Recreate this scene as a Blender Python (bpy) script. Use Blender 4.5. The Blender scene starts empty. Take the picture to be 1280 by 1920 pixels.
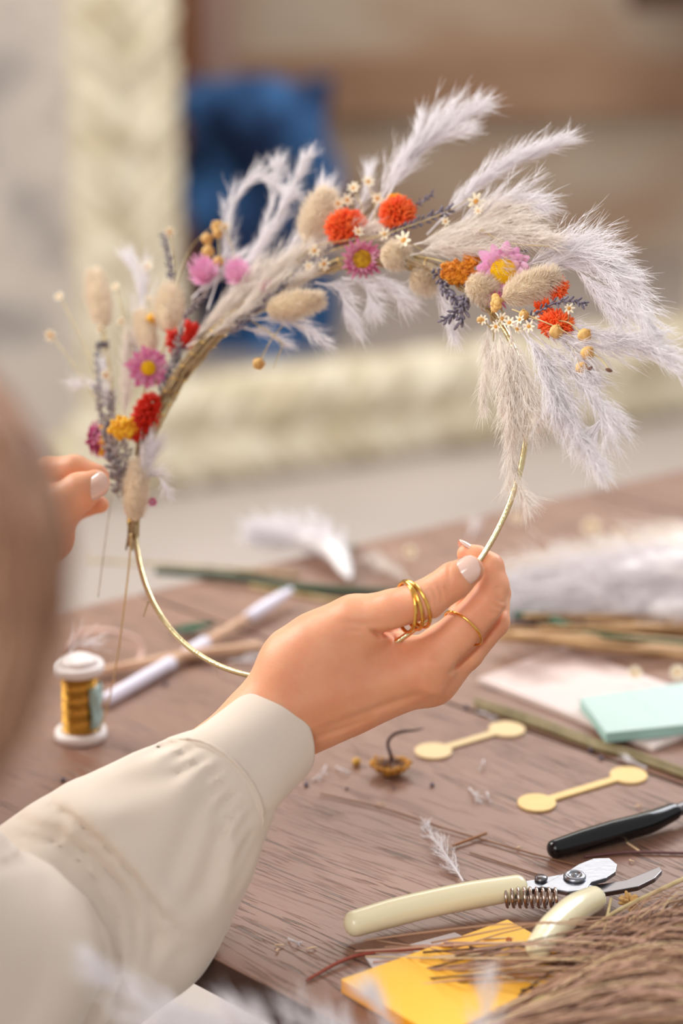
import bpy, bmesh, math, random
import numpy as np
from mathutils import Vector, Matrix
random.seed(7); rng = np.random.default_rng(11)
SC = bpy.context.scene
COL = SC.collection
# ------------------------------------------------------------------ camera
FPX = 70/24*1280                      # focal length in pixels of the 1280 x 1920 frame
PITCH = math.radians(18)
CAM = np.array([0, 0, 1.2])
RX = np.array([1.0, 0, 0]); UP = np.array([0, math.sin(PITCH), math.cos(PITCH)]); FW = np.array([0, math.cos(PITCH), -math.sin(PITCH)])
cd = bpy.data.cameras.new('camera'); cam = bpy.data.objects.new('camera', cd); COL.objects.link(cam)
cam.location = CAM; cam.rotation_euler = (math.pi/2-PITCH, 0, 0)
cd.sensor_fit = 'VERTICAL'; cd.sensor_height = 36; cd.sensor_width = 24; cd.lens = 70
cd.clip_start = .05; cd.clip_end = 60
cd.dof.use_dof = True; cd.dof.focus_distance = .905; cd.dof.aperture_fstop = 3.8
SC.camera = cam
SC.view_settings.view_transform = 'Standard'; SC.view_settings.look = 'None'
try: SC.cycles.diffuse_bounces = 10; SC.cycles.max_bounces = 14; SC.cycles.transmission_bounces = 10
except Exception: pass
SC.view_settings.exposure = 0.0; SC.view_settings.gamma = 1
# ------------------------------------------------------------------ world + lights
w = bpy.data.worlds.new('daylight'); SC.world = w; w.use_nodes = True
w.node_tree.nodes['Background'].inputs[0].default_value = (1.0, .985, .97, 1)
w.node_tree.nodes['Background'].inputs[1].default_value = .60
def area(name, loc, target, size, power, color):
    l = bpy.data.lights.new(name, 'AREA'); l.energy = power; l.color = color; l.shape = 'RECTANGLE'; l.size, l.size_y = size
    o = bpy.data.objects.new(name, l); COL.objects.link(o); o.location = loc
    o.rotation_euler = (Vector(target)-Vector(loc)).to_track_quat('-Z', 'Y').to_euler()
    o['label'] = 'soft room light'; return o
area('window_light_left', (-2.0, 1.9, 2.5), (0, .9, .8), (1.4, 1.4), 84, (1, .97, .92))
area('window_light_back', (1.7, 3.0, 2.5), (0, .9, .85), (1.4, 1.2), 60, (.92, .95, 1))
area('front_fill_light', (-1.3, -1.5, 2.5), (0, .9, .9), (1.8, 1.4), 64, (1, .98, .97))  # added soft fill from the camera side, brightens hand and wreath
area('overhead_fill', (.3, 4.2, 2.9), (.2, 4.4, 0), (2.5, 2.0), 60, (1, .95, .88))  # added overhead fill for the background, not a room fixture
# ------------------------------------------------------------------ geometry helpers
def P(x, y, d): return CAM + d*(FW + (x-640)/FPX*RX - (y-960)/FPX*UP)
TZ = .75
def T(x, y, h=0.0):                    # point on the plane h above the table top
    r = FW + (x-640)/FPX*RX - (y-960)/FPX*UP
    return CAM + r*((TZ+h-CAM[2])/r[2])
def FL(x, y, h=0.0):                   # on the floor
    r = FW + (x-640)/FPX*RX - (y-960)/FPX*UP
    return CAM + r*((h-CAM[2])/r[2])
def nrm(v): v = np.asarray(v, float); return v/(np.linalg.norm(v)+1e-12)
_n = np.array([math.cos(.649)*math.sin(-.680), -math.cos(.649)*math.cos(-.680), math.sin(.649)])
HC = P(601.8, 867.9, .953); HN = nrm(_n); HR = .1*.953/.87988
if np.dot(HN, CAM-HC) < 0: HN = -HN
HE = nrm(np.cross(HN, [0, 0, 1])); HG = nrm(np.cross(HN, HE))
def H(x, y, off=0.0):                  # on the plane of the hoop, off mm towards the viewer side
    r = FW + (x-640)/FPX*RX - (y-960)/FPX*UP
    p = CAM + r*(np.dot(HC-CAM, HN)/np.dot(r, HN))
    return p + nrm(CAM-p)*off*.001
def px2m(p, px): return px*float(np.dot(np.asarray(p)-CAM, FW))/FPX

def srgb(c):
    return tuple(((v/255)/12.92 if v/255 <= .04045 else (((v/255)+.055)/1.055)**2.4) for v in c)+(1,)
MATS = {}
def mat(name, col, rough=.6, metal=0, col2=None, nscale=40, spec=.4, sss=0, trans=0, bump=0, bscale=200, coat=0, stretch=None, contrast=(.35, .65), sheen=0, ssr=(1,.3,.15)):
    if name in MATS: return MATS[name]
    m = bpy.data.materials.new(name); m.use_nodes = True; nt = m.node_tree; b = nt.nodes['Principled BSDF']
    b.inputs['Base Color'].default_value = srgb(col); b.inputs['Roughness'].default_value = rough
    b.inputs['Metallic'].default_value = metal; b.inputs['Specular IOR Level'].default_value = spec
    if sss:
        b.inputs['Subsurface Weight'].default_value = 1; b.inputs['Subsurface Scale'].default_value = sss
        b.inputs['Subsurface Radius'].default_value = ssr
    if coat: b.inputs['Coat Weight'].default_value = coat; b.inputs['Coat Roughness'].default_value = .08
    if sheen: b.inputs['Sheen Weight'].default_value = sheen
    tc = nt.nodes.new('ShaderNodeTexCoord'); mp = nt.nodes.new('ShaderNodeMapping'); nt.links.new(tc.outputs['Object'], mp.inputs[0])
    if stretch: mp.inputs['Scale'].default_value = stretch
    if col2 is not None:
        n = nt.nodes.new('ShaderNodeTexNoise'); n.inputs['Scale'].default_value = nscale; n.inputs['Detail'].default_value = 4
        r = nt.nodes.new('ShaderNodeValToRGB'); r.color_ramp.elements[0].position = contrast[0]; r.color_ramp.elements[1].position = contrast[1]
        r.color_ramp.elements[0].color = srgb(col); r.color_ramp.elements[1].color = srgb(col2)
        nt.links.new(mp.outputs[0], n.inputs['Vector']); nt.links.new(n.outputs[0], r.inputs[0]); nt.links.new(r.outputs[0], b.inputs['Base Color'])
    if bump:
        n2 = nt.nodes.new('ShaderNodeTexNoise'); n2.inputs['Scale'].default_value = bscale; n2.inputs['Detail'].default_value = 3
        bp = nt.nodes.new('ShaderNodeBump'); bp.inputs['Strength'].default_value = bump; bp.inputs['Distance'].default_value = .001
        nt.links.new(mp.outputs[0], n2.inputs['Vector']); nt.links.new(n2.outputs[0], bp.inputs['Height']); nt.links.new(bp.outputs[0], b.inputs['Normal'])
    if trans:
        tr = nt.nodes.new('ShaderNodeBsdfTranslucent'); tr.inputs[0].default_value = srgb(col); mx = nt.nodes.new('ShaderNodeMixShader'); mx.inputs[0].default_value = trans
        o = nt.nodes['Material Output']; nt.links.new(b.outputs[0], mx.inputs[1]); nt.links.new(tr.outputs[0], mx.inputs[2]); nt.links.new(mx.outputs[0], o.inputs[0])
    MATS[name] = m; return m

def tag(o, label=None, cat=None, group=None, kind=None):
    if label: o['label'] = label
    if cat: o['category'] = cat
    if group: o['group'] = group
    if kind: o['kind'] = kind
    return o
def empty(name, loc, label=None, cat=None, group=None):
    o = bpy.data.objects.new(name, None); COL.objects.link(o); o.location = Vector(loc); o.empty_display_size = .02
    return tag(o, label, cat, group)
def wpos(o):
    p = Vector((0, 0, 0))
    while o is not None: p = p + o.location; o = o.parent
    return p
def link(name, me, m, parent=None, loc=None, smooth=True):
    """mesh given in world coordinates; origin moved to loc"""
    o = bpy.data.objects.new(name, me); COL.objects.link(o)
    for k in (m if isinstance(m, (list, tuple)) else [m]): me.materials.append(k)
    base = wpos(parent) if parent is not None else Vector((0, 0, 0))
    L = Vector(loc) if loc is not None else (base if parent is not None else None)
    if L is None:
        n = len(me.vertices); a = np.empty(n*3, 'f'); me.vertices.foreach_get('co', a); a = a.reshape(-1, 3)
        c = (a.min(0)+a.max(0))/2; L = Vector((c[0], c[1], a[:, 2].min()))
    me.transform(Matrix.Translation(-L)); me.update()
    if smooth: me.polygons.foreach_set('use_smooth', [True]*len(me.polygons))
    if parent is not None: o.parent = parent
    o.location = L-base
    return o
def mesh(v, f, mi=None):
    me = bpy.data.meshes.new('m')
    v = np.asarray(v, 'f')
    if isinstance(f, np.ndarray):
        nf, k = f.shape
        me.vertices.add(len(v)); me.vertices.foreach_set('co', v.ravel())
        me.loops.add(nf*k); me.loops.foreach_set('vertex_index', f.ravel().astype('i'))
        me.polygons.add(nf); me.polygons.foreach_set('loop_start', np.arange(0, nf*k, k, dtype='i')); me.polygons.foreach_set('loop_total', np.full(nf, k, 'i'))
        if mi is not None: me.polygons.foreach_set('material_index', np.asarray(mi, 'i'))
        me.update(calc_edges=True)
    else:
        me.from_pydata([tuple(map(float, p)) for p in v], [], f)
        if mi is not None: me.polygons.foreach_set('material_index', np.asarray(mi, 'i'))
        me.update()
    return me
class MB:
    def __init__(s): s.v = []; s.f = []; s.mi = []; s.n = 0
    def add(s, v, f, mi=0):
        s.v.append(np.asarray(v, float)); s.f += [tuple(int(i)+s.n for i in q) for q in f]; s.mi += [mi]*len(f); s.n += len(v)
    def mesh(s): return mesh(np.concatenate(s.v), s.f, s.mi)
    def build(s, name, m, parent=None, loc=None, smooth=True): return link(name, s.mesh(), m, parent, loc, smooth)
def spline(pts, n):
    p = np.asarray(pts, float)
    if len(p) == 2: t = np.linspace(0, 1, n)[:, None]; return p[0]*(1-t)+p[1]*t
    q = np.vstack([2*p[0]-p[1], p, 2*p[-1]-p[-2]]); out = []
    u = np.linspace(0, len(p)-1, n)
    for x in u:
        i = min(int(x), len(p)-2); t = x-i; a, b, c, d = q[i:i+4]
        out.append(.5*((2*b)+(-a+c)*t+(2*a-5*b+4*c-d)*t*t+(-a+3*b-3*c+d)*t**3))
    return np.array(out)
def frames(pts):
    t = np.gradient(pts, axis=0); t /= np.linalg.norm(t, axis=1)[:, None]+1e-12
    a = np.array([0, 0, 1.0]) if abs(t[0][2]) < .9 else np.array([1.0, 0, 0])
    u = nrm(np.cross(t[0], a)); U = [u]
    for i in range(1, len(t)):
        u = U[-1]-t[i]*np.dot(U[-1], t[i]); U.append(nrm(u))
    U = np.array(U); return t, U, np.cross(t, U)
def tube_vf(pts, rad, n=10, cap=True, squash=None):
    pts = np.asarray(pts, float); K = len(pts); rad = np.full(K, rad) if np.isscalar(rad) else np.asarray(rad, float)
    if len(rad) != K: rad = np.interp(np.linspace(0, 1, K), np.linspace(0, 1, len(rad)), rad)
    t, U, V = frames(pts); a = np.linspace(0, 2*np.pi, n, endpoint=False)
    v = (pts[:, None]+rad[:, None, None]*(np.cos(a)[None, :, None]*U[:, None]+np.sin(a)[None, :, None]*V[:, None])).reshape(-1, 3)
    f = [(i*n+j, i*n+(j+1) % n, (i+1)*n+(j+1) % n, (i+1)*n+j) for i in range(K-1) for j in range(n)]
    if cap: f += [tuple(range(n))[::-1], tuple((K-1)*n+j for j in range(n))]
    return v, f
def tube(name, pts, rad, m, parent=None, n=10, ns=None, loc=None):
    b = MB(); b.add(*tube_vf(spline(pts, ns or max(8, len(pts)*6)), rad, n)); return b.build(name, m, parent, loc)
def rounded_rod(pts, rad, n=16, ns=40):
    """tube with domed ends"""
    p = spline(pts, ns); r = np.interp(np.linspace(0, 1, ns), np.linspace(0, 1, len(rad)), rad)
    s = np.r_[0, np.cumsum(np.linalg.norm(np.diff(p, axis=0), axis=1))]
    def dome(r0): k = np.linspace(0.05, 1, 6)*np.pi/2; return -r0*np.cos(k), r0*np.sin(k)
    d0, q0 = dome(r[0]); d1, q1 = dome(r[-1]); t0 = nrm(p[1]-p[0]); t1 = nrm(p[-1]-p[-2])
    P_ = np.vstack([p[0]+t0*d0[:, None]*.8, p[1:-1], p[-1]-t1*(d1[::-1])[:, None]*.8]); R_ = np.r_[q0, r[1:-1], q1[::-1]]
    return tube_vf(P_, R_, n)
def fibres(lines, rads, sides=3, mi=None):
    """lines (N,K,3), rads (N,K) -> mesh of thin tapered prisms"""
    L = np.asarray(lines, float); N, K, _ = L.shape; Rr = np.broadcast_to(np.asarray(rads, float), (N, K))
    t = np.gradient(L, axis=1); t /= np.linalg.norm(t, axis=2)[..., None]+1e-12
    ref = rng.normal(size=(N, 1, 3)); u = np.cross(t, ref); u /= np.linalg.norm(u, axis=2)[..., None]+1e-12; v = np.cross(t, u)
    a = np.arange(sides)*2*np.pi/sides
    V = L[:, :, None]+Rr[:, :, None, None]*(np.cos(a)[:, None]*u[:, :, None]+np.sin(a)[:, None]*v[:, :, None])
    idx = np.arange(N*K*sides).reshape(N, K, sides); A = idx[:, :-1]; B = idx[:, 1:]
    F = np.stack([A, np.roll(A, -1, 2), np.roll(B, -1, 2), B], -1).reshape(-1, 4)
    m = None if mi is None else np.repeat(np.asarray(mi), (K-1)*sides)
    return V.reshape(-1, 3), F, m
def fib_obj(name, lines, rads, m, parent=None, sides=3, mi=None, loc=None):
    V, F, mm = fibres(lines, rads, sides, mi); return link(name, mesh(V, F, mm), m, parent, loc)
def ellipsoid_vf(c, ax, r, nu=10, nv=7):
    """ax: 3x3 rows of axes"""
    v = [];
    for i in range(nv+1):
        th = np.pi*i/nv
        for j in range(nu): a = 2*np.pi*j/nu; v.append([np.sin(th)*np.cos(a), np.sin(th)*np.sin(a), np.cos(th)])
    v = np.array(v)*np.asarray(r); v = v@np.asarray(ax)+c
    f = [(i*nu+j, (i+1)*nu+j, (i+1)*nu+(j+1) % nu, i*nu+(j+1) % nu) for i in range(nv) for j in range(nu)]
    return v, f
def basis(z):
    z = nrm(z); a = np.array([0, 0, 1.0]) if abs(z[2]) < .9 else np.array([1.0, 0, 0]); x = nrm(np.cross(a, z)); return np.array([x, np.cross(z, x), z])
def prism(poly, h, down=True):
    """poly: world points of the top face, extruded down by h"""
    p = np.asarray(poly, float); n = len(p); q = p.copy(); q[:, 2] -= h
    nz = np.cross(p[1]-p[0], p[2]-p[1])[2]
    if nz < 0: p = p[::-1]; q = q[::-1]
    return np.vstack([p, q]), [tuple(range(n)), tuple(range(n, 2*n))[::-1]]+[(i, i+n, (i+1) % n+n, (i+1) % n) for i in range(n)]
def bevel(o, wd=.0004, seg=2):
    m = o.modifiers.new('bevel', 'BEVEL'); m.width = wd; m.segments = seg; m.limit_method = 'ANGLE'; return o
# ------------------------------------------------------------------ implicit surfaces (surface nets)
def nets(vol, org, h):
    ins = vol < 0; nx, ny, nz = vol.shape
    c = [ins[i:nx-1+i, j:ny-1+j, k:nz-1+k] for i in (0, 1) for j in (0, 1) for k in (0, 1)]
    s = sum(x.astype('i1') for x in c); act = (s > 0) & (s < 8); I, J, K = np.nonzero(act)
    idx = np.full(act.shape, -1, 'i8'); idx[act] = np.arange(len(I)); acc = np.zeros((len(I), 3)); cnt = np.zeros(len(I))
    cor = {(i, j, k): vol[I+i, J+j, K+k] for i in (0, 1) for j in (0, 1) for k in (0, 1)}
    for a in range(3):
        o = [x for x in range(3) if x != a]
        for u in (0, 1):
            for v in (0, 1):
                p = [0, 0, 0]; p[o[0]] = u; p[o[1]] = v; q = list(p); q[a] = 1
                A = cor[tuple(p)]; B = cor[tuple(q)]; x = (A < 0) != (B < 0)
                t = np.where(x, A/(A-B+1e-20), 0); pt = np.zeros((len(I), 3)); pt[:, o[0]] = u; pt[:, o[1]] = v; pt[:, a] = t
                acc[x] += pt[x]; cnt[x] += 1
    V = (np.stack([I, J, K], 1)+acc/cnt[:, None])*h+org; F = []
    for a in range(3):
        o = [(a+1) % 3, (a+2) % 3]
        sl0 = [slice(None)]*3; sl1 = [slice(None)]*3; sl0[a] = slice(0, -1); sl1[a] = slice(1, None)
        A = ins[tuple(sl0)]; B = ins[tuple(sl1)]; X = np.nonzero(A != B); X = np.stack(X, 1)
        ok = (X[:, o[0]] > 0) & (X[:, o[1]] > 0) & (X[:, o[0]] < vol.shape[o[0]]-1) & (X[:, o[1]] < vol.shape[o[1]]-1); X = X[ok]
        sg = A[tuple(X.T)]
        def cell(d0, d1): Y = X.copy(); Y[:, o[0]] -= d0; Y[:, o[1]] -= d1; return idx[tuple(Y.T)]
        q = np.stack([cell(1, 1), cell(0, 1), cell(0, 0), cell(1, 0)], 1); q[~sg] = q[~sg][:, ::-1]; F.append(q)
    return V, np.concatenate(F)
class Vol:
    def __init__(s, lo, hi, h):
        s.lo = np.array(lo, float); s.h = h; s.n = np.ceil((np.array(hi)-s.lo)/h).astype(int)+1
        s.ax = [s.lo[i]+h*np.arange(s.n[i]) for i in range(3)]
    def new(s): return np.full(s.n, 1.0, 'f4')
    def cone(s, vol, a, b, ra, rb, k, flat=1.0):
        a = np.asarray(a, float); b = np.asarray(b, float); m = max(ra, rb)*max(1, 1/flat)+k*1.6+3*s.h
        lo = np.minimum(a, b)-m; hi = np.maximum(a, b)+m
        i0 = np.clip(((lo-s.lo)/s.h).astype(int), 0, s.n); i1 = np.clip(((hi-s.lo)/s.h).astype(int)+1, 0, s.n)
        if (i1 <= i0).any(): return
        sl = tuple(slice(i0[i], i1[i]) for i in range(3))
        X, Y, Z = np.meshgrid(*[s.ax[i][sl[i]] for i in range(3)], indexing='ij', sparse=True)
        ba = b-a; L = max(ba@ba, 1e-12)
        t = np.clip(((X-a[0])*ba[0]+(Y-a[1])*ba[1]+(Z-a[2])*ba[2])/L, 0, 1)
        d = np.sqrt((X-a[0]-t*ba[0])**2+(Y-a[1]-t*ba[1])**2+((Z-a[2]-t*ba[2])*flat)**2)-(ra+(rb-ra)*t)
        v = vol[sl]; hh = np.maximum(k-np.abs(v-d), 0)/k; vol[sl] = np.minimum(v, d)-hh*hh*k/4
    def dent(s, vol, a, b, width, amt):
        """groove (amt>0) or ridge (amt<0) along a segment"""
        a = np.asarray(a, float); b = np.asarray(b, float); m = width*3
        lo = np.minimum(a, b)-m; hi = np.maximum(a, b)+m
        i0 = np.clip(((lo-s.lo)/s.h).astype(int), 0, s.n); i1 = np.clip(((hi-s.lo)/s.h).astype(int)+1, 0, s.n)
        if (i1 <= i0).any(): return
        sl = tuple(slice(i0[i], i1[i]) for i in range(3))
        X, Y, Z = np.meshgrid(*[s.ax[i][sl[i]] for i in range(3)], indexing='ij', sparse=True)
        ba = b-a; L = max(ba@ba, 1e-12); t = np.clip(((X-a[0])*ba[0]+(Y-a[1])*ba[1]+(Z-a[2])*ba[2])/L, 0, 1)
        d2 = (X-a[0]-t*ba[0])**2+(Y-a[1]-t*ba[1])**2+(Z-a[2]-t*ba[2])**2
        vol[sl] += amt*np.exp(-d2/width**2)*(np.sin(np.pi*np.clip(t, .02, .98))**.5)
    def dent2(s, vol, pts, width, amt, z0, z1):
        """groove (amt>0) or ridge along a polyline, limited to a depth range"""
        pts = [np.asarray(p, float) for p in pts]; m = width*2.6; A = np.array(pts)
        lo = A.min(0)-m; hi = A.max(0)+m; lo[2] = z0; hi[2] = z1
        i0 = np.clip(((lo-s.lo)/s.h).astype(int), 0, s.n); i1 = np.clip(((hi-s.lo)/s.h).astype(int)+1, 0, s.n)
        if (i1 <= i0).any(): return
        sl = tuple(slice(i0[i], i1[i]) for i in range(3))
        X, Y = np.meshgrid(s.ax[0][sl[0]], s.ax[1][sl[1]], indexing='ij'); Z = s.ax[2][sl[2]]
        tot = sum(np.linalg.norm(b[:2]-a[:2]) for a, b in zip(pts[:-1], pts[1:])); run = 0; D2 = np.full(X.shape, 1e9); U = np.zeros(X.shape)
        for a, b in zip(pts[:-1], pts[1:]):
            ba = (b-a)[:2]; L = max(ba@ba, 1e-12); t = np.clip(((X-a[0])*ba[0]+(Y-a[1])*ba[1])/L, 0, 1); d = (X-a[0]-t*ba[0])**2+(Y-a[1]-t*ba[1])**2
            k = d < D2; D2 = np.where(k, d, D2); U = np.where(k, (run+t*math.sqrt(L))/tot, U); run += math.sqrt(L)
        g = amt*np.exp(-D2/width**2)*np.clip(np.sin(np.pi*np.clip(U, .03, .97)), 0, 1)**.4
        fz = np.clip((z1-Z)/.003, 0, 1)
        vol[sl] += (g[:, :, None]*fz[None, None]).astype('f4')
def smin(a, b, k): h = np.maximum(k-np.abs(a-b), 0)/k; return np.minimum(a, b)-h*h*k/4
def C3(x, y, d): return np.array([(x-640)/FPX*d, -(y-960)/FPX*d, d])   # camera-aligned metric frame used to sculpt
def c2w(V): return CAM+V[:, 0:1]*RX+V[:, 1:2]*UP+V[:, 2:3]*FW
def relax(V, F, it=2, lam=.5):
    n = len(V)
    for _ in range(it):
        acc = np.zeros_like(V); cn = np.zeros(n)
        for i in range(F.shape[1]):
            j = (i+1) % F.shape[1]
            np.add.at(acc, F[:, i], V[F[:, j]]); np.add.at(cn, F[:, i], 1)
            np.add.at(acc, F[:, j], V[F[:, i]]); np.add.at(cn, F[:, j], 1)
        V = V*(1-lam)+lam*acc/cn[:, None]
    return V
# ================================================================== THE ROOM
plaster = mat('grey_mottled_plaster', (196, 186, 176), .9, col2=(128, 120, 120), nscale=4.5, contrast=(.46, .70))
def wall(name, poly, m):
    b = MB(); b.add(poly, [tuple(range(len(poly)))]); o = b.build(name, m, smooth=False); o['kind'] = 'structure'; return o
floor_m = mat('pale_stone_floor', (176, 165, 158), .55, col2=(160, 149, 142), nscale=1.6)
wall('floor', [(-4, -2, 0), (5, -2, 0), (5, 7, 0), (-4, 7, 0)], floor_m)
# back wall: warm plaster with broad brown and beige patches
def backwall_mat():
    m = bpy.data.materials.new('patchy_warm_plaster'); m.use_nodes = True; nt = m.node_tree; b = nt.nodes['Principled BSDF']; b.inputs['Roughness'].default_value = .9
    tc = nt.nodes.new('ShaderNodeTexCoord'); mp = nt.nodes.new('ShaderNodeMapping'); mp.inputs['Scale'].default_value = (.9, 1, 1.7); nt.links.new(tc.outputs['Object'], mp.inputs[0])
    n = nt.nodes.new('ShaderNodeTexNoise'); n.inputs['Scale'].default_value = 1.4; n.inputs['Detail'].default_value = 2
    r = nt.nodes.new('ShaderNodeValToRGB'); e = r.color_ramp.elements
    e[0].position = .38; e[0].color = srgb((172, 142, 118)); e[1].position = .6; e[1].color = srgb((192, 176, 158))
    nt.links.new(mp.outputs[0], n.inputs['Vector']); nt.links.new(n.outputs[0], r.inputs[0]); nt.links.new(r.outputs[0], b.inputs['Base Color']); return m
wall('wall_back', [(-4, 6.4, 0), (5, 6.4, 0), (5, 6.4, 3.2), (-4, 6.4, 3.2)], backwall_mat())
fl = FL(185, 905); wl = fl[1]+.15
wall('wall_left', [(-4, wl+.1, 0), (FL(230, 890)[0], wl+.1, 0), (FL(230, 890)[0], wl+.1, 3.2), (-4, wl+.1, 3.2)], plaster)
# wooden rail on the back wall
def box(name, lo, hi, m, kind=None, parent=None):
    lo = np.array(lo); hi = np.array(hi); p = [(lo[0], lo[1], hi[2]), (hi[0], lo[1], hi[2]), (hi[0], hi[1], hi[2]), (lo[0], hi[1], hi[2])]
    b = MB(); b.add(*prism(p, hi[2]-lo[2])); o = b.build(name, m, parent, smooth=False)
    if kind: o['kind'] = kind
    return o
brown = mat('brown_stained_wood', (152, 116, 90), .6, col2=(170, 136, 110), nscale=3)
def at_y(x, y, Y): r = FW+(x-640)/FPX*RX-(y-960)/FPX*UP; return CAM+r*(Y/r[1])
a = at_y(400, 120, 6.35); b_ = at_y(1500, 40, 6.35)
box('trim_1', (a[0]-.6, 6.34, a[2]-.16), (b_[0], 6.4, a[2]+.02), brown, 'structure')
a = at_y(332, 0, 5.6); b_ = at_y(362, 160, 5.6)
box('trim_2', (a[0]-.03, 5.6, 0), (b_[0]+.02, 5.68, 1.75), mat('red_brown_post', (128, 78, 48), .6), 'structure')
a = at_y(368, 0, 5.7); b_ = at_y(415, 160, 5.7)
box('trim_3', (a[0], 5.7, 0), (b_[0]+.04, 5.78, 1.75), mat('pinkish_grey_post', (168, 140, 128), .8), 'structure')
a = at_y(1185, 0, 5.9)
box('trim_4', (a[0], 5.9, a[2]-.03), (a[0]+.5, 6.0, a[2]+.6), mat('dark_brown_beam', (80, 52, 40), .6), 'structure')

# ------------------------------------------------------------------ braided straw frame
straw = mat('pale_braided_straw', (222, 212, 190), .85, col2=(186, 172, 142), nscale=14)
p00 = FL(232, 908); p10 = FL(1335, 748)
fe = nrm(p10-p00); fn = np.array([fe[1], -fe[0], 0]); fz = np.array([0, 0, 1.0]); TH = .085
fw_ = np.linalg.norm(p10-p00); fh = 1.65
FR = empty('straw_frame', p00+fe*fw_/2, 'very large rectangular frame of thick braided pale straw standing on the floor behind the table', 'frame')
def braid(name, A, B, wd):
    A = np.array(A); B = np.array(B); L = np.linalg.norm(B-A); t = (B-A)/L; s = nrm(np.cross(fn, t)); b = MB(); st = .052; n = int(L/st)
    b.add(*tube_vf(np.array([A+t*L*i/12 for i in range(13)]), wd*.62, 12))
    for i in range(n+1):
        for sd in (-1, 1):
            c = A+t*(i*st+(sd*.012))+s*sd*wd*.46+fn*(.05+.02*random.random())
            ax = nrm(t*.82+s*sd*.62*(.9+.2*random.random())+fn*.06)
            y = nrm(np.cross(fn, ax)); b.add(*ellipsoid_vf(c, np.array([y, np.cross(ax, y), ax]), (.040, .06, .11), 12, 8))
    return b.build(name, straw, FR)
z0 = TH*1.25
c = lambda u, z: p00+fe*u+fz*z
braid('left_side', c(0, z0), c(0, fh), TH); braid('right_side', c(fw_, z0), c(fw_, fh), TH)
braid('bottom_side', c(-TH, z0), c(fw_+TH, z0), TH*1.22); braid('top_side', c(-TH, fh), c(fw_+TH, fh), TH)

# ------------------------------------------------------------------ blue draped fabric behind the frame
def drape():
    Y = 5.02; L0 = at_y(335, 160, Y); R0 = at_y(612, 160, Y); base = FL(480, 712)
    n, k = 90, 70; V = []; F = []
    cx = (L0[0]+R0[0])/2; hw = (R0[0]-L0[0])/2
    for i in range(n):
        z = 0.0+(i/(n-1))*(at_y(480, 150, Y)[2]); u = i/(n-1)
        for j in range(k):
            a = 2*np.pi*j/k; sx = np.sign(np.cos(a))*abs(np.cos(a))**.5; sy = np.sign(np.sin(a))*abs(np.sin(a))**.6
            wv = hw*(1.0-.12*(1-u)**2)*(1-.06*max(0, u-.9)*10)
            fold = .018*np.sin(9*a+3*np.sin(4*u+a))+.02*np.sin(13*u+2*a)
            V.append((cx+sx*(wv+fold)-.05*(1-u)*(1 if sx < 0 else .3)*-1, Y+.14+sy*(.13+fold), z-.025*abs(sx)*u**6*1.5+ .02*np.sin(3*a)*u**8))
    F = [(i*k+j, i*k+(j+1) % k, (i+1)*k+(j+1) % k, (i+1)*k+j) for i in range(n-1) for j in range(k)]+[tuple((n-1)*k+j for j in range(k))]
    b = MB(); b.add(V, F)
    o = b.build('blue_cloth', mat('blue_denim', (14, 42, 84), .8, col2=(60, 112, 170), nscale=5.0, contrast=(.46, .60)), loc=(cx, Y+.14, 0))
    tag(o, 'dark blue cloth draped in a tall heap, seen through the braided straw frame', 'cloth')
drape()

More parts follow.
